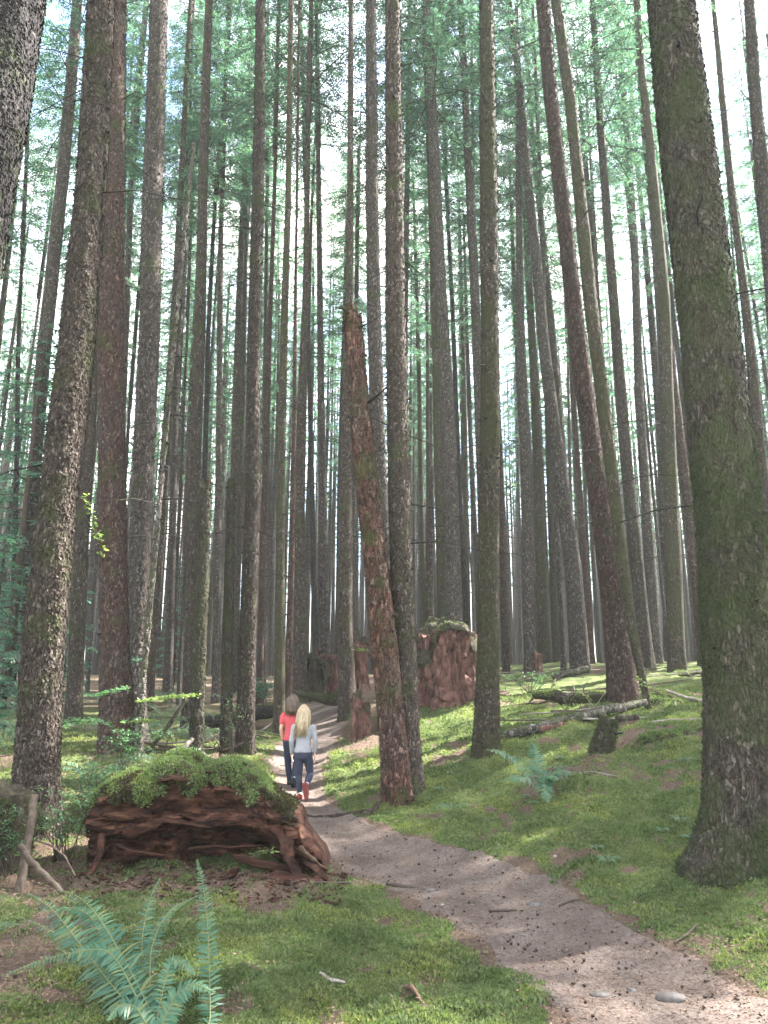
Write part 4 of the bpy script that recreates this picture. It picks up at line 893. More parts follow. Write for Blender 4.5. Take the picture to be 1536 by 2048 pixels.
# needles, cone bits and bark crumbs on the path and bare duff
rg = np.random.default_rng(8); nL = 60000
r_ = 3.6*(15/3.6)**rg.random(nL); a_ = np.radians(rg.uniform(-33, 33, nL)); x_, y_ = r_*np.sin(a_), r_*np.cos(a_)
pt_ = path_t(x_, y_); mk_ = moss_at(x_, y_, pt_); keep = rg.random(nL) < (1-mk_)*.85 + .07
x_, y_, r_ = x_[keep], y_[keep], r_[keep]; pt_ = pt_[keep]; z_ = H(x_, y_, pt_) + np.where(pt_ < 1.1, .016, .03)
n = len(x_); dD = unit(np.stack([rg.normal(0, 1, n), rg.normal(0, 1, n), rg.normal(0, .22, n)], 1)); W = unit(np.cross(dD, np.stack([0*x_, 0*x_, 0*x_+1], 1)) + rg.normal(0, .3, (n, 3)))
V, f = kites(np.stack([x_, y_, z_], 1), dD, W, rg.uniform(.012, .045, n)*(0.5+r_*.09), rg.uniform(.004, .012, n)*(0.5+r_*.09))
lit = mk('forest_litter', V, [f], M_LITTER, shade=False); tag(lit, 'dry needles and bark crumbs strewn over the path and bare soil', 'litter', kind='stuff')
mb = MB(); rg2 = random.Random(12); k = 0
while k < 650:
    r = 3.7*(14/3.7)**rg2.random(); a = math.radians(rg2.uniform(-31, 31)); x, y = r*math.sin(a), r*math.cos(a)
    p_ = float(path_t(x, y)[0])
    if p_ > 1.15 and rg2.random() < .8: continue
    z = h1(x, y) + (.022 if p_ < 1.1 else .01); t = rg2.uniform(0, 6.28); L = rg2.uniform(.008, .026)
    d = np.array([math.cos(t), math.sin(t), rg2.uniform(-.1, .2)]); c = np.array([x, y, z])
    mb.tube([c-d*L*.5, c-d*L*.2, c+d*L*.2, c+d*L*.5], [L*.2, L*.36, L*.30, L*.08], 6, jit=.3, seed=k); k += 1
cones = mb.build('cone_litter', M_CONE); tag(cones, 'tiny dark cones and crumbs scattered over the path', 'litter', kind='stuff')

def plank(mb, a, b2, w0, w1, seed, flat=.26):   # a flat splintered slab with a torn end
    a, b2 = np.asarray(a, float), np.asarray(b2, float); k = 12; t = np.linspace(0, 1, k); T_ = unit((b2-a)[None])[0]; rg = np.random.default_rng(seed)
    A = unit(np.cross(T_, rg.normal(0, 1, 3))[None])[0]; B = np.cross(T_, A); pts = a + (b2-a)*t[:, None] + .35*w0*np.stack([vnoise(np.stack([t*3, 0*t+seed, 0*t+j], 1), j) for j in range(3)], 1)
    w = (w0+(w1-w0)*t)*(1+.4*vnoise(np.stack([t*6, 0*t+seed*2, 0*t], 1), 6)); w[-1] *= .25; w[-2] *= .7; w[0] *= .5
    cr = np.array([[-1, -.8], [-.3, -1], [.5, -.9], [1, -.6], [.9, .9], [.2, .7], [-.4, 1], [-1, .7]]); n = len(cr); jt = 1 + .45*rg.normal(0, .5, (k, n))
    V = pts[:, None, :] + (cr[None, :, 0]*jt*w[:, None])[:, :, None]*A + (cr[None, :, 1]*jt*w[:, None]*flat)[:, :, None]*B
    q = np.arange(n); V = np.vstack([V.reshape(-1, 3), pts[0], pts[-1]]); mb.add(V, [grid_faces(k, n, True), np.stack([(q+1) % n, q, np.full(n, k*n)], 1), np.stack([q+(k-1)*n, (q+1) % n+(k-1)*n, np.full(n, k*n+1)], 1)])
# ------------------------------------------------------------------ the red rotten log at the left
LX0, LX1, LY = at(160, 1755, 7.35)[0], at(652, 1760, 7.35)[0], 7.35
LZ = h1((LX0+LX1)/2, LY+.2) - .05
_u = [160,172,230,312,390,469,521,552,599,606,646,656]
_h = [.60,.72,.86,1.02,1.01,.96,.80,.66,.55,.40,.24,.10]
Lw = LX1-LX0
def log_profile(s, f):                       # s along the log 0..1, f around it from the front foot 0 over the top to the back 1
    h = np.interp(s, (np.array(_u)-160)/496., _h); h = h + .03*np.sin(s*23)
    cav = .40*smooth(.26, .42, s + .05*np.sin(s*31))*smooth(.88, .74, s) + .16*smooth(.02, .1, s)*smooth(.4, .25, s) + .05
    fk = np.array([0, .10, .20, .30, .40, .50, .58, .66, .78, .88, 1.0])
    yk = [.03*np.ones_like(s), cav*.85, cav, cav*.62, .02+0*s, -.07+0*s, -.10+0*s, .03+0*s, .38+0*s, .80+0*s, 1.0+0*s]
    zk = [0, .10, .24, .38, .47, .62, .80, .96, 1.0, .74, -.05]
    y = np.empty_like(s); z = np.empty_like(s)
    k = np.clip(np.searchsorted(fk, f, 'right')-1, 0, len(fk)-2); t = (f-fk[k])/(fk[k+1]-fk[k]); t = t*t*(3-2*t)*.6 + t*.4
    Yk = np.stack(yk, 0); i = np.arange(len(s)); y = Yk[k, i]*(1-t) + Yk[k+1, i]*t
    zz = np.array(zk); z = (zz[k]*(1-t) + zz[k+1]*t)*h
    taper = np.sqrt(np.clip(1-((s-.5)/.52)**8, 0.0, 1)); y = .35 + (y-.35)*(.35+.65*taper)
    return y, z
ns_, nf_ = 230, 170
ss, ff = np.meshgrid(np.linspace(0, 1, ns_), np.linspace(0, 1, nf_), indexing='ij'); ss, ff = ss.ravel(), ff.ravel()
y, z = log_profile(ss, ff); x = ss*Lw
P = np.stack([x, y, z], 1)
rid = 1-np.abs(vnoise(np.stack([x*1.6, y*3, z*11 + .5*fbm(P*2, 2, 3)], 1), 1))*2
rid2 = 1-np.abs(vnoise(np.stack([x*3.2, y*6, z*27], 1), 4))*2
front = smooth(.72, .55, ff)*smooth(0, .05, ff)
dy = -(.035*rid + .022*rid2 + .05*fbm(P*np.array([1.4, 2, 4]), 3, 8) + .016*fbm(P*np.array([9, 14, 30]), 2, 18))*front + .05*fbm(P*3, 3, 14)*(1-front)
wv, wc = worley(P*np.array([2.4, 2.0, 8.0]) + .5*np.stack([fbm(P*3, 3, 5)]*3, 1), 3); wv2, wc2 = worley(P*np.array([6, 5, 19.0]) + .5*np.stack([fbm(P*5, 3, 6)]*3, 1), 4)
dy += front*(.15*(wc-.5) + .06*(wc2-.5) + .05*smooth(.35, .75, wv) + .02*smooth(.35, .75, wv2))
P[:, 1] += dy; P[:, 2] += (.03*fbm(P*5, 3, 19)) + .02*rid*front
rot = thing('rotten_log', 'hollow red brown rotting log end capped with moss, beside the path at the left', 'log', (LX0, LY, LZ))
wm = MB(); wm.add(P, grid_faces(ns_, nf_)[:, ::-1]); G_ = P.reshape(ns_, nf_, 3); rgw = np.random.default_rng(17)
for k in range(330):                         # torn horizontal fibres and slabs standing off the face
    i0 = int(rgw.integers(2, ns_-40)); ln = int(rgw.integers(5, 26)); i1 = min(ns_-2, i0+ln); jf = int(nf_*rgw.uniform(.04, .66)); jd = int(rgw.integers(-2, 3)); a, b_, c_ = G_[i0, jf], G_[(i0+i1)//2, np.clip(jf+jd//2, 1, nf_-2)], G_[i1, np.clip(jf+jd, 1, nf_-2)]
    o1, o2 = rgw.uniform(-.01, .05), rgw.uniform(-.02, .03); w = rgw.uniform(.005, .022)*(1.6 if rgw.random() < .12 else 1); off = np.array([0, -1.0, .25])
    plank(wm, a+off*o2, c_+off*o1, w, w*rgw.uniform(.3, .9), 900+k, rgw.uniform(.25, .6))
wm.build('wood', M_ROT, rot, False)
fm = .50 + .5*np.linspace(0, 1, 60); ss, ff = np.meshgrid(np.linspace(0.0, .86, 150), fm, indexing='ij'); ss, ff = ss.ravel(), ff.ravel()
hang = .12*fbm(np.stack([ss*5, 0*ss, 0*ss+2], 1), 4, 7) + .05*fbm(np.stack([ss*30, 0*ss, 0*ss+2], 1), 2, 9) + .05; f2 = np.clip(ff + (1-(ff-.5)*2)*(hang+.05), 0, 1)
y, z = log_profile(ss, f2); Pm = np.stack([ss*Lw, y, z], 1)
edge = smooth(0, .10, (ff-.5)*2)*smooth(0, .05, .86-ss+0.02)
Pm[:, 2] += (.012 + .05*fbm(Pm*4, 3, 71) + .045)*edge - .03; Pm[:, 1] -= (.05 + .05*fbm(Pm*5, 2, 77))*edge*smooth(.8, .55, ff)
Pm[:, 2] += edge*.05*(np.abs(vnoise(Pm*7, 8))-.3)
cap = mk('moss_cap', Pm, [grid_faces(150, 60)[:, ::-1]], M_DUFF, rot)
Pt, Nt = surf_sample(cap, 26000, 3); n3 = fbm(Pt*3.2, 4, 91); kp = (n3 > -.22) & ((Nt[:, 2] > .0) | (n3 > .05))
V, f = moss_tufts(Pt[kp], Nt[kp], 4, .024+.04*np.clip(n3[kp], 0, .6)); mk('moss_growth', V, [f], M_MOSS, rot, False)
kq = ~kp; V, f = moss_tufts(Pt[kq], Nt[kq]*.5+np.array([0, -.2, -.3]), 7, .030); mk('dead_moss', V, [f], M_DEADM, rot, False)
L0 = np.array([LX0, LY, LZ])
for i, (u0, v0, u1, v1, w0, w1, Y) in enumerate([(470,1712,592,1748,.05,.03,7.30),(552,1655,604,1760,.06,.03,7.25),(588,1660,648,1722,.06,.03,7.32),(596,1695,652,1742,.06,.035,7.25),
      (540,1752,655,1766,.05,.035,7.18),(566,1690,590,1762,.035,.02,7.2),(430,1775,480,1735,.035,.02,7.15),(250,1672,330,1640,.05,.03,7.25),(232,1690,345,1712,.045,.02,7.3),(300,1640,420,1652,.05,.03,7.25),(380,1700,520,1688,.045,.03,7.4),(610,1720,668,1770,.045,.02,7.2),(520,1630,590,1650,.05,.03,7.3),(210,1640,270,1628,.05,.03,7.25)]):
    mb = MB(); plank(mb, at(u0, v0, Y)-L0, at(u1, v1, Y-.05)-L0, w0, w1, i*3+1); mb.build('splinter', M_SPLIT if i == 3 else M_ROT, rot, False)
mb = MB(); mb.tube([at(203,1668,7.28)-L0, at(200,1705,7.2)-L0, at(186,1740,7.15)-L0, at(166,1764,7.1)-L0], [.03,.032,.028,.02], 9, jit=.25); mb.build('root', M_ROT, rot)
rgc = random.Random(31); mb = MB()
for k in range(800):
    u, Y = rgc.uniform(180, 700), rgc.uniform(6.55, 7.45); x = (u-768)/F*Y*1.0; zg = h1(x, Y) if k % 1 == 0 else 0
    L = rgc.uniform(.012, .06)*(1.6 if rgc.random() < .08 else 1); t = rgc.uniform(0, 3.14); d = np.array([math.cos(t), math.sin(t), rgc.uniform(-.25, .35)])*L*.5; c = np.array([x, Y, zg+.012])
    mb.tube([c-d, c, c+d], [L*.10, L*.2, L*.06], 4, jit=.3, seed=k)
crumbs = mb.build('wood_crumbs', M_ROT); tag(crumbs, 'red brown crumbs of decayed wood scattered in front of the rotten log', 'litter', kind='stuff')

# ------------------------------------------------------------------ stumps
def stump(label, u, Y, r, h, seed, mat, capmat=M_DUFF, spire=0.0, tufts=2500, cap_h=.16, name='old_stump', furrow=.16):
    X = (u-768)/F*depth_of(1380, Y); bz = h1(X, Y); rng = np.random.default_rng(seed)
    root = thing(name, label, 'stump', (X, Y, bz)); nseg, nz = 150, 110
    th = np.arange(nseg)*2*math.pi/nseg; zz = np.linspace(-.3, h, nz); Z, T_ = np.meshgrid(zz, th, indexing='ij'); Z, T_ = Z.ravel(), T_.ravel()
    q = np.stack([np.cos(T_)*1.6, np.sin(T_)*1.6, Z*.35], 1)
    rd = 1 + .12*fbm(q + seed, 3, seed) - furrow*np.clip(1-np.abs(vnoise(np.stack([np.cos(T_)*4, np.sin(T_)*4, Z*.8], 1), seed+1))*3, 0, 1) + .34*np.exp(-(Z+.1)/.4)*(1+.5*np.cos(5*T_+seed)) + .10*vnoise(np.stack([np.cos(T_)*3, np.sin(T_)*3, Z*2.2], 1), seed+21)
    rd += .11*fbm(np.stack([np.cos(T_)*9, np.sin(T_)*9, Z*3.5], 1), 3, seed+5)
    _w, _c = worley(np.stack([np.cos(T_)*2.6, np.sin(T_)*2.6, Z*1.3], 1) + .4*np.stack([fbm(q*3, 3, seed)]*3, 1), seed); _w2, _c2 = worley(np.stack([np.cos(T_)*7, np.sin(T_)*7, Z*4], 1) + .4*np.stack([fbm(q*3, 3, seed)]*3, 1), seed+1)
    rd += .26*(_c-.5) + .10*(_c2-.5) - .10*smooth(.4, .8, _w2)
    rd *= 1 + .08*smooth(.6, 1, Z/h)
    top = h*(1 - .16*np.clip(vnoise(np.stack([np.cos(T_)*2.2, np.sin(T_)*2.2, 0*T_], 1), seed+3), -1, 1) - .07*(worley(np.stack([np.cos(T_)*5, np.sin(T_)*5, 0*T_+seed], 1), seed)[1]-.5)) - spire*h*.5*(np.cos(T_-2.6) < .2)
    Zc = np.minimum(Z, top)
    V = np.stack([np.cos(T_)*r*rd, np.sin(T_)*r*rd, Zc], 1)
    k = len(V); i = np.arange(nseg) + (nz-1)*nseg; V = np.vstack([V, [0, 0, h*.9]])
    mk('wood', V, [grid_faces(nz, nseg, True), np.stack([i, (np.arange(nseg)+1) % nseg + (nz-1)*nseg, np.full(nseg, k)], 1)], mat, root, False)
    nr, nc = 26, 90; rr, tt = np.meshgrid(np.linspace(0, 1.13, nr), np.arange(nc)*2*math.pi/nc, indexing='ij'); rr, tt = rr.ravel(), tt.ravel()
    tz = np.interp(tt, th, top.reshape(nz, nseg)[-1]); rdt = np.interp(tt, th, rd.reshape(nz, nseg)[-1])
    Pc = np.stack([np.cos(tt)*r*rr*rdt, np.sin(tt)*r*rr*rdt, tz + cap_h*.4 - (rr**5)*cap_h*(.7 + 1.6*smooth(-.1, .5, vnoise(np.stack([np.cos(tt)*3, np.sin(tt)*3, 0*tt+seed], 1), 4)))], 1); Pc[:, 2] += .13*fbm(Pc*4+seed, 4, seed+2)*smooth(1.1, .6, rr) + .03*fbm(Pc*12, 2, seed); Pc[:, :2] *= (1 + .10*fbm(Pc*6, 3, seed))[:, None]
    cp = mk('moss_cap', Pc, [grid_faces(nr, nc, True)], capmat, root)
    if tufts:
        Pt, Nt = surf_sample(cp, tufts, seed); kp = fbm(Pt*3+seed, 2, 5) > -.1; V, f = moss_tufts(Pt[kp], Nt[kp], seed, .05); mk('moss_growth', V, [f], M_DMOSS, root, False)
    return root
stump('tall red old stump with a dark mossy top, right of the centre trunks', 893, 17.0, .58, 1.42, 3, M_ROTV)
stump('low dark stump with a mossy top behind the path and the girl with brown hair', 612, 21.2, .47, 1.05, 5, M_DUFF)
stump('dark reddish stump close behind the right side of the low dark stump', 650, 22.4, .32, 1.35, 8, M_ROTV, spire=.4, tufts=400, cap_h=.08)
stump('small crumbling red stump right beside the path, left of the centre snag', 722, 15.4, .17, .78, 11, M_ROTV, spire=.5, tufts=0, cap_h=.05, name='decayed_stump')
stump('dark red stump glimpsed between the broken centre snag and the trunk to its left', 716, 21.0, .26, 1.55, 12, M_ROTV, spire=.3, tufts=0, cap_h=.05, name='decayed_stump')
stump('dark mossy old stump at the left edge, behind the two leaning sticks', -12, 7.1, .36, .62, 14, M_DUFF, tufts=3500, furrow=.3)
stump('small bright orange stump far behind the logs right of the bank trunk', 1079, 21.8, .10, .62, 15, M_ROTV, spire=.4, tufts=0, cap_h=.03, name='decayed_stump')

# ------------------------------------------------------------------ fallen logs, sticks, wood pieces
def px_line(pts): return np.array([at(u, v, Y) for u, v, Y in pts])
def fallen(label, pts, rad, mat, seed, tufts=0, name='fallen_log', cat='log', n=28, moss=M_DMOSS, jit=.12, group=None, tsize=.03, sub=9):
    P = px_line(pts) if len(pts[0]) == 3 and pts[0][0] > 20 else np.asarray(pts, float)
    t = np.linspace(0, 1, len(P)); tt = np.linspace(0, 1, (len(P)-1)*sub+1); Q = np.stack([np.interp(tt, t, P[:, i]) for i in range(3)], 1)
    if len(P) > 2:
        for _ in range(3): Q[1:-1] = Q[1:-1]*.5 + (Q[:-2]+Q[2:])*.25
    R = np.interp(tt, np.linspace(0, 1, len(rad)), rad); base = Q.mean(0).copy(); Q -= base
    Q += (R.mean()*.25*np.stack([vnoise(np.stack([tt*9, 0*tt+seed, 0*tt+j], 1), j) for j in range(3)], 1))
    if tufts:
        root = thing(name, label, cat, base, group); mb = MB(); mb.tube(Q, R, n, jit=jit, seed=seed); o = mb.build('bark', mat, root)
        Pt, Nt = surf_sample(o, tufts, seed); kp = (Nt[:, 2] > -.1) & (fbm(Pt*4+seed, 2, 5) > -.25); V, f = moss_tufts(Pt[kp], Nt[kp], seed, tsize); mk('moss_growth', V, [f], moss, root, False)
        return root
    mb = MB(); mb.tube(Q, R, n, jit=jit, seed=seed); o = mb.build(name, mat, loc=base); return tag(o, label, cat, group)
lg = fallen('white mottled log lying across the moss bank, lowest of the logs behind the leaning stub', [(985,1478,12.5),(1075,1457,12.7),(1125,1443,12.9),(1163,1437,13.0),(1220,1419,13.4),(1290,1404,13.9)], [.075,.08,.085,.085,.075,.06], BK['pale'], 2, tufts=900, jit=.2)
mb = MB(); plank(mb, at(1080,1459,12.62)-np.array(lg.location), at(1160,1447,12.85)-np.array(lg.location), .05, .035, 5); mb.build('broken_wood', M_ROTV, lg)
fallen('thick moss covered log lying behind the white mottled log, its dark end to the left', [(1066,1388,15.6),(1135,1397,15.2),(1197,1399,15.1),(1290,1402,15.2)], [.07,.13,.14,.12], BK['mossy'], 3, tufts=5000, moss=M_MOSS)
fallen('mossy log continuing right of the snapped dead pole toward the thickest trunk', [(1305,1408,14.4),(1350,1410,14.3),(1420,1413,14.2)], [.10,.09,.085], BK['mossy'], 4, tufts=2500, moss=M_MOSS)
lc = fallen('short moss covered log with a reddish broken end, left of the thickest trunk', [(1287,1487,10.8),(1335,1480,10.85),(1410,1470,11.0)], [.105,.11,.11], BK['mossy'], 5, tufts=5200, moss=M_MOSS)
fallen('short brown piece of branch lying behind the leaning stub', [(1232,1437,12.6),(1274,1437,12.7)], [.05,.055], BK['brown'], 6)
fallen('thin bleached branch lying on the thick mossy log at the right', [(1330,1380,14.7),(1370,1395,14.3),(1420,1404,14.0)], [.02,.03,.03], M_PALE, 7, n=8, name='fallen_branch', cat='branch')
fallen('far mossy log stretched along the top of the bank at the right', [(1295,1360,18.5),(1345,1352,18.8),(1400,1342,19.2)], [.07,.08,.07], BK['mossy'], 8, tufts=1200, moss=M_MOSS)
fallen('broken pale log end pointing right on the crest of the bank', [(1105,1354,19.5),(1140,1346,19.5),(1178,1337,19.5)], [.07,.09,.09], BK['pale'], 9)
fallen('curved mossy log hooking upward at its right end, in front of the low dark stump', [(574,1382,20),(612,1390,19.2),(650,1402,18.4),(676,1398,18.0),(690,1372,17.9)], [.05,.06,.11,.14,.04], BK['mossy'], 10, tufts=1600)
fallen('dark mossy log lying across the undergrowth behind the snag pair', [(385,1452,16.8),(470,1440,17.2),(556,1418,18.0)], [.13,.15,.13], BK['dark'], 11, tufts=1600)
fallen('lower dark log lying behind the foot of the right broken snag', [(400,1490,14.6),(450,1478,14.8),(492,1470,15.2)], [.10,.14,.12], M_DUFF, 12, tufts=700)
st = MB(); p0 = at(1198, 1522, 10.9); top_ = at(1219, 1438, 10.9)
stub = thing('leaning_stub', 'thick short mossy trunk stub leaning right on the moss bank, with a dark knot', 'stump', p0)
pts = [p0*0, (top_-p0)*.4, (top_-p0)*.8, (top_-p0)]; st.tube(np.array([(top_-p0)*t for t in np.linspace(-.2, 1, 22)]), np.linspace(.185, .125, 22), 40, jit=.10, seed=4); sb = st.build('trunk', BK['mossy'], stub)
st = MB(); plank(st, (top_-p0)*.62 + np.array([.06, -.05, 0]), at(1246, 1466, 10.75)-p0, .05, .035, 9); st.build('knot', BK['dark'], stub)
Pt, Nt = surf_sample(sb, 2500, 4); V, f = moss_tufts(Pt, Nt, 5, .018); mk('moss_growth', V, [f], M_DMOSS, stub, False)
for i, (lab, pts, rad, mat) in enumerate([
   ('pale brown upright stick leaning at the left edge in front of the mossy stump', [(67,1592,6.9),(60,1650,6.8),(48,1730,6.7),(29,1812,6.5)], [.032,.034,.036,.03], M_STICK),
   ('grey bent stick slanting down to the right at the left edge, below the upright stick', [(38,1690,6.6),(62,1722,6.6),(92,1750,6.55),(124,1786,6.5)], [.026,.026,.024,.02], M_STICK),
   ('yellow green mossy pole leaning under the sunlit leaf spray at the left', [(373,1398,12.6),(345,1440,12.5),(316,1478,12.4),(290,1512,12.4)], [.022,.034,.035,.032], BK['lichen']),
   ('short bleached stick leaning beside the foot of the left broken snag', [(352,1516,12.4),(370,1494,12.5),(386,1476,12.6)], [.04,.042,.03], M_PALE),
   ('grey upright stake beside the small crumbling red stump near the centre snag', [(728,1368,15.5),(729,1405,15.4),(733,1450,15.3)], [.035,.055,.06], M_STICK),
   ('forked thin dead branch hanging from the white mottled log to the moss', [(1350,1404,13.6),(1356,1420,13.4),(1358,1440,13.2)], [.015,.014,.01], M_PALE),
   ('long thin pale twig lying on the moss right of the teal fern', [(1140,1530,9.9),(1180,1541,9.8),(1236,1556,9.6)], [.008,.009,.005], M_PALE),
   ('dark twig lying on the left rim of the path near the rotten log', [(772,1779,7.15),(800,1777,7.17),(836,1778,7.16)], [.014,.016,.010], M_TWIG),
   ('dark twig lying flat in the middle of the path', [(978,1833,6.45),(1005,1830,6.47),(1036,1834,6.45)], [.010,.012,.007], M_TWIG),
   ('thin brown twig lying by the right side of the path below the bank', [(1118,1826,6.5),(1140,1822,6.52),(1166,1826,6.5)], [.007,.009,.005], M_TWIG),
   ('long thin twig at the foot of the rotten log, pointing at the path', [(585,1793,7.0),(640,1781,7.05),(700,1770,7.1)], [.010,.010,.006], M_TWIG),
   ('short pale stick half sunk in the green moss in the foreground', [(640,1942,5.05),(662,1950,5.0),(690,1958,4.95)], [.007,.012,.006], M_PALE),
   ('thin curved dead twig rising beside the upright stick at the left', [(72,1680,6.75),(100,1690,6.7),(130,1712,6.65),(150,1752,6.6)], [.008,.008,.007,.006], M_STICK),
   ('dead twig lying along the path edge at the lower right', [(1395,1870,5.75),(1380,1890,5.65),(1350,1912,5.5)], [.006,.008,.005], M_TWIG)]):
    P = px_line(pts)
    if i >= 6 and i != 12:
        for k in range(len(P)): P[k, 2] = h1(P[k, 0], P[k, 1]) + .022
    fallen(lab, [tuple(p) for p in P] if P[0, 0] <= 20 else P, rad, mat, 40+i, n=9, name='stick' if i < 6 else 'twig', cat='stick' if i < 6 else 'twig')
for i, (lab, pts, rad) in enumerate([('worn root crossing the path just in front of the walking girls', [(735,1632,10.4),(680,1640,10.3),(625,1648,10.2),(590,1650,10.2)], [.05,.035,.028,.012]),
   ('bare root running from the foot of the centre snag down to the path', [(778,1600,10.75),(750,1622,10.5),(722,1645,10.2),(700,1662,9.9)], [.07,.05,.035,.012]),
   ('thin root crossing the path behind the girls', [(660,1520,13.8),(615,1528,13.6),(560,1536,13.4)], [.035,.028,.012])]):
    P = px_line(pts)
    for k in range(len(P)): P[k, 2] = h1(P[k, 0], P[k, 1]) + .004
    fallen(lab, [tuple(p) for p in P], rad, BK['brown'], 80+i, n=12, name='tree_root', cat='root')
# dead branches strewn among the logs on the bank and under the left trees
rgs = random.Random(9)
for zone, lab, grp, nn in ((0, 'thin dead branch strewn among the logs on top of the moss bank', 'dead branches on the bank', 34), (1, 'thin dead branch strewn on the dark floor under the left trees', 'dead branches under the left trees', 22)):
    for k in range(nn):
        u, v = (rgs.uniform(1000, 1400), rgs.uniform(1335, 1450)) if zone == 0 else (rgs.uniform(285, 560), rgs.uniform(1410, 1520))
        p = hit(u, v, 9, 30); L = rgs.uniform(.5, 1.9); t = rgs.gauss(0, .5) if rgs.random() < .7 else rgs.uniform(0, 3.14); d = np.array([math.cos(t), math.sin(t), rgs.uniform(-.05, .22)])
        pts = [];
        for q in np.linspace(-.5, .5, 5):
            c = p + d*L*q; c[2] = max(h1(c[0], c[1])+.03, h1(p[0], p[1]) + .05 + d[2]*L*q) + rgs.uniform(0, .03); pts.append(c)
        w = rgs.uniform(.008, .024); mb = MB(); pts = np.array(pts); mb.tube(pts-p, [w, w, w*.9, w*.7, w*.4], 6, jit=.2, seed=k)
        for b3 in range(rgs.randint(0, 2)):
            s0 = pts[rgs.randint(1, 3)]-p; e0 = s0 + np.array([rgs.uniform(-.25, .25), rgs.uniform(-.15, .15), rgs.uniform(.05, .3)]); mb.tube([s0, (s0+e0)/2, e0], [w*.5, w*.4, w*.15], 5)
        o = mb.build('fallen_branch', rgs.choice([M_STICK, M_TWIG, M_PALE, M_STICK]), loc=p); tag(o, lab, 'branch', grp)
for i, (u, v, w) in enumerate([(520,1462,.05),(530,1475,.06),(541,1468,.05),(550,1455,.04),(535,1488,.06),(548,1484,.04)]):
    a = at(u, v, 17.2); b2 = a + np.array([(-1)**i*.12+.12, .1, .18+.05*(i % 3)]); mb = MB(); plank(mb, a*0, b2-a, w, w*.5, 60+i); o = mb.build('split_wood_piece', M_PALE if i != 3 else M_SPLIT, loc=a)
    tag(o, 'pale broken piece of wood in the small heap left of the girl in coral', 'wood piece', 'broken wood heap')
# stones and a chip of rotten wood
def stone(label, u, v, Y, size, mat, seed, name='stone', cat='stone', zoff=0.0):
    p = at(u, v, Y); p[2] = h1(p[0], p[1]) + zoff*.55; mb = MB(); ball(mb, (0, 0, 0), size, 26); V = mb.V[0]; V += unit(V)*(.22*min(size[:2])*fbm(V/max(size)*1.8+seed, 3, seed))[:, None]
    o = mb.build(name, mat, loc=p); return tag(o, label, cat)
stone('grey flat stone in the path near the bottom right, largest of the stones', 1342, 1992, 4.72, (.088, .05, .03), M_ROCK, 1, zoff=.02)
stone('small grey stone in the path, left of the largest flat stone', 1262, 1975, 4.85, (.03, .028, .016), M_ROCK, 2, zoff=.015)
stone('grey stone sunk flat in the path, third from the right corner', 1200, 1984, 4.78, (.06, .04, .018), M_ROCK, 3, zoff=.014)
stone('pale greenish flat stone lying mid path below the bank', 1068, 1814, 6.62, (.06, .045, .02), M_ROCK, 4, zoff=.02)
stone('small bluish stone at the left rim of the path above the dark twig', 860, 1782, 7.1, (.05, .04, .02), M_ROCK, 5, zoff=.02)
stone('tiny white stone at the right edge of the path below the bank', 1110, 1715, 7.5, (.02, .02, .014), M_PALE, 6, zoff=.02)
stone('tiny pale stone on the moss rim left of the path', 884, 1826, 6.6, (.018, .015, .012), M_PALE, 7, zoff=.02)
mb = MB(); p = at(826, 1985, 4.75); p[2] = h1(p[0], p[1]); plank(mb, (-.035, .09, .035), (.05, -.06, .03), .055, .03, 3); o = mb.build('bark_chip', M_SPLIT, loc=p); tag(o, 'reddish chunk of rotten wood lying in the foreground moss', 'bark')

# ------------------------------------------------------------------ ferns, shrubs, saplings
def frond(mb, P, width, npair, seed, start=.12, face=None):
    """one fern frond: a curved rachis with paired tapering leaflets."""
    rng = np.random.default_rng(seed); t = np.linspace(0, 1, len(P)); tt = np.linspace(0, 1, 40); Q = np.stack([np.interp(tt, t, P[:, i]) for i in range(3)], 1)
    for _ in range(6): Q[1:-1] = Q[1:-1]*.5 + (Q[:-2]+Q[2:])*.25
    mb.tube(Q, np.linspace(.0042, .0012, 40), 5, 1)
    Tn = unit(np.gradient(Q, axis=0)); ref = np.array(face if face is not None else (0, -.55, .85))
    for s in (-1, 1):
        x = start + (1-start)*((np.arange(npair)+.5)/npair)**.95; C_ = np.stack([np.interp(x, tt, Q[:, i]) for i in range(3)], 1); Tg = unit(np.stack([np.interp(x, tt, Tn[:, i]) for i in range(3)], 1))
        sd = unit(np.cross(Tg, ref))*s; up = unit(np.cross(sd, Tg))*s
        env = np.clip(np.sin(np.pi*np.clip((x-start)/(1-start), 0, 1)**.62*.97)**.65, .12, 1)*(1-.55*x**3); L = width*env*rng.uniform(.85, 1.12, npair)
        L = L*np.where(rng.random(npair) < .06, rng.uniform(.3, .7, npair), 1); D = unit(sd + Tg*(.28+.3*x[:, None]) + rng.normal(0, .15, (npair, 3)) - up*(.12+.25*rng.random((npair, 1)))); W = unit(np.cross(D, up + rng.normal(0, .18, (npair, 3))))
        wd = np.clip(L*.19, .007, .017)[:, None]; L = L[:, None]
        a = C_ - W*wd*.35; a2 = C_ + W*wd*.35; b2 = C_ + D*L*.5 + W*wd*.5; b1 = C_ + D*L*.5 - W*wd*.5; c = C_ + D*L - np.array([0, 0, 1])*L*.12
        V = np.stack([a, a2, b2, c, b1], 1).reshape(-1, 3); k = np.arange(npair)*5
        mb.add(V, [np.stack([k, k+1, k+2, k+4], 1), np.stack([k+4, k+2, k+3], 1)], 0)
M_RACHIS = simple('fern_stalk', [(0.10, 0.12, 0.05), (0.17, 0.17, 0.075)], bump=0)
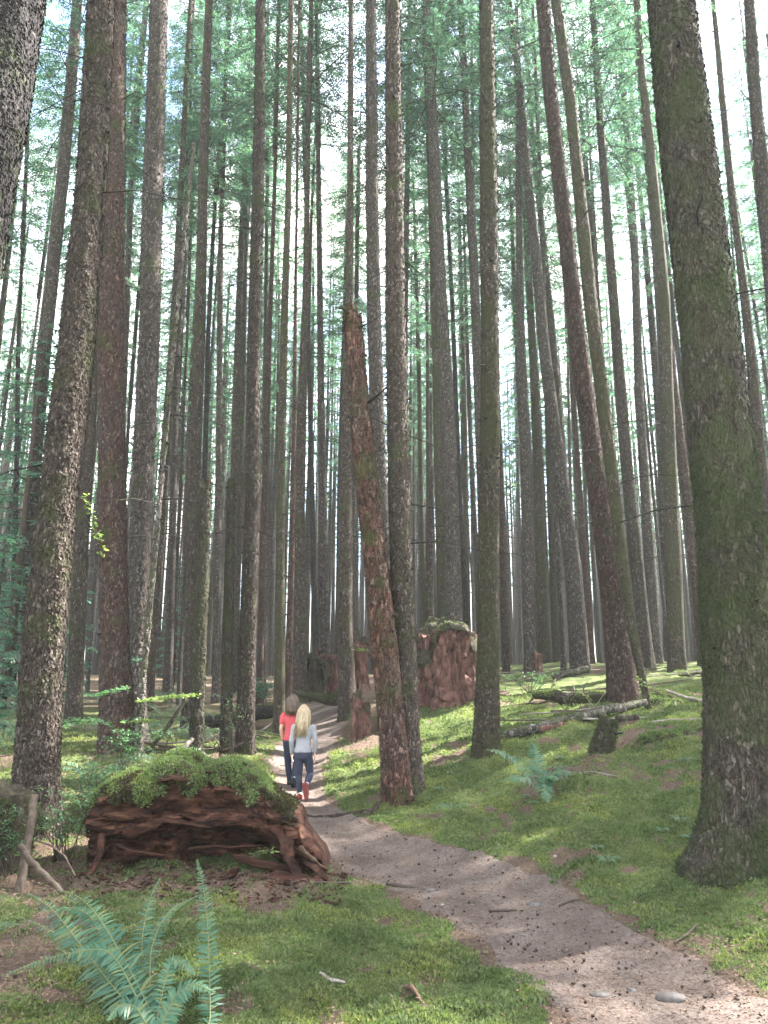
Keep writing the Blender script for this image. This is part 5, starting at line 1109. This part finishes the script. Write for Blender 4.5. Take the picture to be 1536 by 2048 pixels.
def fern(label, base, fronds, width, npair, seed, name='sword_fern'):
    root = thing(name, label, 'fern', base)
    for i, P in enumerate(fronds):
        mb = MB(); w = width[i] if hasattr(width, '__len__') else width; frond(mb, np.asarray(P)-np.asarray(base), w, npair, seed*50+i); mb.build('frond', [M_FERN, M_RACHIS], root, False)
    return root
FB = at(318, 2100, 4.15); FB[2] = h1(FB[0], FB[1])
FR = [[(288,2060,4.2),(260,2012,4.3),(212,1957,4.42),(163,1892,4.55),(130,1849,4.65),(98,1810,4.75),(55,1786,4.85)],
      [(318,2060,4.2),(283,1983,4.35),(244,1911,4.5),(212,1856,4.65),(186,1820,4.8),(156,1791,4.95),(114,1779,5.05)],
      [(421,2060,4.2),(420,2006,4.3),(418,1908,4.45),(414,1826,4.58),(404,1761,4.68),(394,1719,4.72)],
      [(300,2060,4.25),(285,1960,4.5),(283,1882,4.75),(290,1836,4.9),(303,1787,5.05),(321,1755,5.15)],
      [(300,2050,4.2),(240,1925,4.4),(208,1897,4.4),(163,1901,4.35),(81,1921,4.25),(3,1952,4.15)],
      [(295,2060,4.25),(235,1975,4.5),(182,1911,4.75),(146,1885,4.85),(94,1857,4.95),(42,1835,5.0)],
      [(300,2030,4.3),(240,1960,4.5),(202,1872,4.8),(182,1833,4.9),(155,1818,4.9),(124,1815,4.9)],
      [(300,2020,4.3),(300,1900,4.6),(322,1843,4.75),(348,1813,4.85),(394,1792,4.9)],
      [(310,2060,4.2),(330,1960,4.35),(345,1915,4.4),(374,1930,4.35),(390,1950,4.3)],
      [(300,2060,4.15),(270,2010,4.2),(240,2010,4.15),(215,2040,4.1)],
      [(320,2060,4.15),(350,1990,4.2),(385,1965,4.2),(430,1985,4.15)],
      [(310,2060,4.2),(290,1990,4.35),(262,1940,4.5),(235,1912,4.6),(205,1905,4.6)]]
fern('large teal sword fern in the left foreground, its fronds arching over the moss', FB,
     [np.vstack([FB, px_line(f)]) for f in FR], [.13,.135,.085,.09,.07,.09,.10,.06,.06,.08,.08,.09], 54, 1)
FB2 = at(-70, 1880, 5.6); FB2[2] = h1(FB2[0], FB2[1])
fern('small fern cut off by the left edge, one frond reaching toward the sticks', FB2, [np.vstack([FB2, px_line(f)]) for f in ([(-40,1855,5.6),(0,1848,5.6),(46,1849,5.6)], [(-50,1830,5.7),(-20,1800,5.8),(20,1790,5.8)])], .06, 26, 2)
FB3 = at(1082, 1568, 9.55); FB3[2] = h1(FB3[0], FB3[1])
fern('teal fern with a few spread fronds standing on the moss bank at the right', FB3,
     [np.vstack([FB3, px_line(f)]) for f in ([(1060,1545,9.5),(1030,1516,9.4),(1000,1502,9.3),(972,1499,9.2)], [(1078,1535,9.6),(1070,1505,9.7),(1064,1484,9.7)], [(1095,1552,9.5),(1118,1541,9.4),(1152,1548,9.3)],
      [(1086,1566,9.3),(1090,1580,9.1),(1096,1606,9.0)], [(1060,1556,9.4),(1030,1553,9.3),(1000,1563,9.2)], [(1092,1556,9.5),(1106,1550,9.3),(1114,1560,9.2)], [(1076,1540,9.7),(1050,1520,9.9),(1032,1512,10)])], [.14, .14, .15, .15, .11, .12, .10], 34, 3)
def rosette(label, u, v, Y, n, L, seed, width=.07, group=None):
    p = at(u, v, Y); p[2] = h1(p[0], p[1]); rg = random.Random(seed); fr = []
    for k in range(n):
        a = k*6.283/n + rg.uniform(-.3, .3); l = L*rg.uniform(.7, 1.1); d = np.array([math.cos(a), math.sin(a), 0]); fr.append([p, p+d*l*.3+np.array([0, 0, l*.38]), p+d*l*.68+np.array([0, 0, l*.45]), p+d*l+np.array([0, 0, l*.25])])
    r = fern(label, p, fr, width, 20, seed, 'fern')
    if group: r['group'] = group
rosette('tiny teal fern on the moss between the centre trunks and the larger teal fern', 902, 1572, 9.6, 5, .26, 11, .035)
for i, (lab, u, v, Y) in enumerate([('fern behind the rotten log, right of the lit thin trunk', 320, 1500, 11.5), ('fern half hidden left of the left broken snag', 352, 1462, 14.5), ('fern below the reddish left trunk, behind the moss cap', 190, 1520, 10.5), ('fern in the shade behind the thick leaning trunk at the left edge', 6, 1480, 12.0), ('fern at the far left edge in front of the teal saplings', 20, 1425, 16.0), ('pale fern standing at the path bend left of the girls', 512, 1400, 22.0)]):
    rosette(lab, u, v, Y, 9, .75, 20+i)

rgk = random.Random(63)
for k in range(16):
    u, v = rgk.uniform(860, 1390), rgk.uniform(1500, 1740); p_ = hit(u, v, 3.5, 14)
    if path_t(p_[0], p_[1])[0] < 1.35: continue
    rosette('tiny seedling fern sprouting from the moss carpet', u, v, p_[1], 5, rgk.uniform(.06, .15), 120+k, .022, 'seedlings in the moss')
rgu = random.Random(41)
for k in range(26):
    u, v = rgu.uniform(-60, 470), rgu.uniform(1395, 1500); p_ = hit(u, v, 9, 34)
    rosette('low fern in the shade under the left trees, among the trunk feet', u, v, p_[1], 8, rgu.uniform(.45, .95), 60+k, .075, 'ferns under the left trees')
def leaf_cloud(mb, P, size, seed, m=0, flat=.5, el=.62):
    rng = np.random.default_rng(seed); n = len(P); N = unit(rng.normal(0, flat, (n, 3)) + np.array([0, 0, 1.0])); D = unit(np.cross(N, rng.normal(0, 1, (n, 3)))); W = np.cross(N, D)
    L = size*rng.uniform(.6, 1.3, n); V, f = kites(P, D, W, L, L*el, .5); mb.add(V, f, m)
def shrub(label, u, v, Y, h, w, nstem, mat, leaf, seed, nleaf=60, lean=(0, 0), name='shrub'):
    p = at(u, v, Y); p[2] = h1(p[0], p[1]); rg = random.Random(seed); root = thing(name, label, 'shrub', p); st = MB(); lf = MB(); pts_ = []
    for k in range(nstem):
        a = rg.uniform(0, 6.28); rr = w*math.sqrt(rg.random()); e = np.array([math.cos(a)*rr+lean[0], math.sin(a)*rr*.8+lean[1], h*rg.uniform(.55, 1.0)]); b0 = np.array([rg.gauss(0, .05), rg.gauss(0, .05), -.03])
        m_ = b0*.5 + e*.5 + np.array([rg.gauss(0, .05), rg.gauss(0, .05), .06*h]); Q = np.array([b0, (b0+m_)/2, m_, (m_+e)/2+np.array([0, 0, .02]), e]); st.tube(Q, np.linspace(.006, .002, 5), 5)
        for j in range(rg.randint(3, 6)):
            t = rg.uniform(.35, 1); s0 = np.array([np.interp(t, np.linspace(0, 1, 5), Q[:, i]) for i in range(3)]); l = rg.uniform(.12, .32)*(h+.4)*.7; a2 = rg.uniform(0, 6.28); e2 = s0 + np.array([math.cos(a2)*l, math.sin(a2)*l, rg.uniform(-.05, .18)*l*2]); st.tube([s0, (s0+e2)/2+np.array([0, 0, .02]), e2], [.003, .0025, .001], 4)
            for q in range(max(2, nleaf//4)): t2 = rg.random(); pts_.append(s0*(1-t2)+e2*t2 + np.array([rg.gauss(0, .022), rg.gauss(0, .022), rg.gauss(0, .015)]))
    st.build('stems', M_TWIG, root); leaf_cloud(lf, np.array(pts_), leaf, seed); lf.build('foliage', mat, root, False); return root
shrub('blue green huckleberry bush with thin stems behind the moss cap of the rotten log', 195, 1560, 8.9, .75, .42, 20, M_SHRUB, .034, 1)
shrub('small leaved bush between the thick leaning trunk and the rotten log', 125, 1700, 7.45, .70, .26, 14, M_SHRUB, .030, 2, 40)
shrub('low bush with tiny leaves at the left edge above the mossy stump', 20, 1700, 6.9, .55, .3, 10, M_SHRUB, .028, 3, 36)
shrub('thin leafy bush in front of the reddish left trunk', 255, 1500, 10.8, .95, .4, 14, M_SHRUB, .040, 4)
shrub('tiny leaved bush standing in front of the snag pair', 462, 1500, 12.6, 1.25, .18, 5, M_SHRUB, .03, 5, 24)
shrub('low green bush on the far side of the path behind the girls', 530, 1420, 20.0, .9, .5, 14, M_TEAL, .05, 6)
shrub('low pale green growth on the crest of the bank left of the fallen logs', 1060, 1372, 17.0, .55, .6, 16, M_SHRUB, .035, 7, 30)
def spray(label, pts, width, mat, seed, name='leafy_branch', n=500, size=.05):
    """a nearly flat leafy bough: a thin limb with side twigs and leaves."""
    P = px_line(pts); base = P[0].copy(); P -= base; rg = random.Random(seed); root = thing(name, label, 'branch', base); st = MB(); st.tube(P, np.linspace(.010, .003, len(P)), 5); L = []
    tt = np.linspace(0, 1, len(P))
    for k in range(16):
        t = .1+.9*k/16; s0 = np.array([np.interp(t, tt, P[:, i]) for i in range(3)]); a = (1 if k % 2 else -1)*rg.uniform(.7, 1.3); l = width*rg.uniform(.5, 1.1)*(1.1-.5*t); dx = unit(P[-1]-P[0]); sd = np.array([-dx[1], dx[0], 0]); e = s0 + dx*l*.5 + sd*math.copysign(l, a) + np.array([0, 0, rg.uniform(-.12, .05)*l]); st.tube([s0, (s0+e)/2, e], [.003, .002, .001], 4)
        for q in range(n//16): t2 = rg.random(); L.append(s0*(1-t2)+e*t2+np.array([rg.gauss(0, .025), rg.gauss(0, .025), rg.gauss(0, .012)]))
    st.build('stem', M_TWIG, root); lf = MB(); leaf_cloud(lf, np.array(L), size, seed, flat=.3); lf.build('foliage', mat, root, False)
spray('sunlit pale green leaf spray spreading level beside the lit thin trunk at the left', [(272,1404,12.4),(310,1398,12.3),(345,1392,12.2),(382,1390,12.1)], .30, M_LIME, 1)
spray('small lower lit leaf spray crossing the lit thin trunk', [(262,1442,12.3),(285,1441,12.2),(308,1442,12.1)], .12, M_LIME, 2, n=180)
spray('green leaf bough reaching right from behind the thick leaning trunk', [(60,1462,8.6),(110,1450,8.5),(160,1440,8.4),(205,1446,8.3)], .22, M_SHRUB, 3, n=420, size=.04)
spray('fresh green bough in front of the reddish left trunk', [(262,1374,11.8),(225,1382,11.6),(180,1392,11.4)], .18, M_SHRUB, 4, n=300, size=.05)
spray('teal bough hanging beside the foot of the straight grey brown trunk', [(290,1310,13.2),(262,1322,12.9),(232,1330,12.7)], .25, M_TEAL, 5, n=300, size=.05)
spray('lime green maple twig beside the reddish left trunk, halfway up', [(212,1120,12.35),(196,1075,12.1),(182,1030,11.8),(170,985,11.6)], .12, M_LIME, 6, n=110, size=.075)
spray('bright leaf sprig poking out of the hollow of the rotten log', [(505,1712,7.1),(525,1703,7.05),(548,1700,7.0)], .06, M_LIME, 7, n=60, size=.04)
spray('lime green leaves just left of the centre snag near its foot', [(730,1300,12.5),(722,1298,12.4),(712,1300,12.3)], .10, M_LIME, 8, n=60, size=.05)
spray('small bright sprig in front of the slanting dead pole', [(1295,1375,13.0),(1282,1362,12.9),(1270,1354,12.8)], .08, M_LIME, 9, n=50, size=.05)
# young hemlocks at the far left: teal foliage down to the ground
SAPL = [crown_mesh('foliage', 7.5, 1.5, 201, 64, 1.0, M_TEAL), crown_mesh('foliage', 5.0, 1.2, 202, 50, 1.0, M_TEAL)]
for i, (lab, u, v, Y, s) in enumerate([('teal young hemlock at the left edge, tallest of the saplings', 8, 1400, 19, 1.3), ('teal young hemlock right behind the slanting greyish trunk', 62, 1400, 24, 1.2),
      ('teal sapling low in the gap beside the thick leaning trunk', 118, 1390, 23, .75), ('small teal sapling at the left edge in front of the taller hemlock', -30, 1430, 14, .7), ('pale teal sapling far back at the left edge', 18, 1370, 31, 1.7), ('teal sapling between the reddish trunk and the grey brown trunk', 252, 1390, 26, .8), ('teal sapling glimpsed between the snag pair and the grey brown trunk', 345, 1385, 31, .7)]):
    p = at(u, v, Y); root = thing('young_hemlock', lab, 'sapling', (p[0], Y, h1(p[0], Y)))
    k = i % 2; c = SAPL[k].copy(); C.objects.link(c); c.parent = root; c.scale = (s, s, s); c.location = (0, 0, .25*s); c.rotation_euler = (0, 0, i)
    mb = MB(); mb.tube([(0, 0, -.2), (0, 0, 3*s), (0, 0, (7 if k == 0 else 4.6)*s)], [.06*s, .05*s, .015], 8); mb.build('trunk', BK['dark'], root)
# moss fuzz on the thickest trunk and on the leaning one
def trunk_fuzz(root, n, seed, size, cond):
    tr = [c for c in root.children if c.name.startswith('trunk')][0]; Pt, Nt = surf_sample(tr, n, seed)
    kp = cond(Pt, Nt, fbm(Pt*np.array([2.2, 2.2, 1.3]), 4, seed+2)) & (Nt[:, 1] < .6); V, f = moss_tufts(Pt[kp], Nt[kp]*.6+np.array([0, 0, -.45]), seed, size, .6); mk('moss_growth', V, [f], M_DMOSS, root, False)
trunk_fuzz(big, 90000, 3, .020, lambda P, N, n: (P[:, 2] < 5.2) & (n > .22 - .5*np.exp(-((P[:, 2]-2.6)/1.2)**2)*.7 - .45*np.exp(-P[:, 2]/.35) - .12*(N[:, 0] < -.5)))

# ------------------------------------------------------------------ the pale forest air
hz = MB(); bx = [(-165, 165), (-165, 165), (-1.6, 46)]
V = np.array([[x, y, z] for x in bx[0] for y in bx[1] for z in bx[2]], float)
haze = mk('haze', V, [np.array([[0, 1, 3, 2], [4, 6, 7, 5], [0, 4, 5, 1], [2, 3, 7, 6], [0, 2, 6, 4], [1, 5, 7, 3]])], bpy.data.materials.new('forest_air'), shade=False); tag(haze, kind='stuff')
m = haze.data.materials[0]; m.use_nodes = True; nt = m.node_tree; nt.nodes.clear(); ou = nt.nodes.new('ShaderNodeOutputMaterial'); pv_ = nt.nodes.new('ShaderNodeVolumePrincipled')
pv_.inputs['Color'].default_value = (0.86, 0.90, 0.95, 1); pv_.inputs['Density'].default_value = 0.0008; pv_.inputs['Anisotropy'].default_value = 0.2; nt.links.new(pv_.outputs[0], ou.inputs['Volume'])
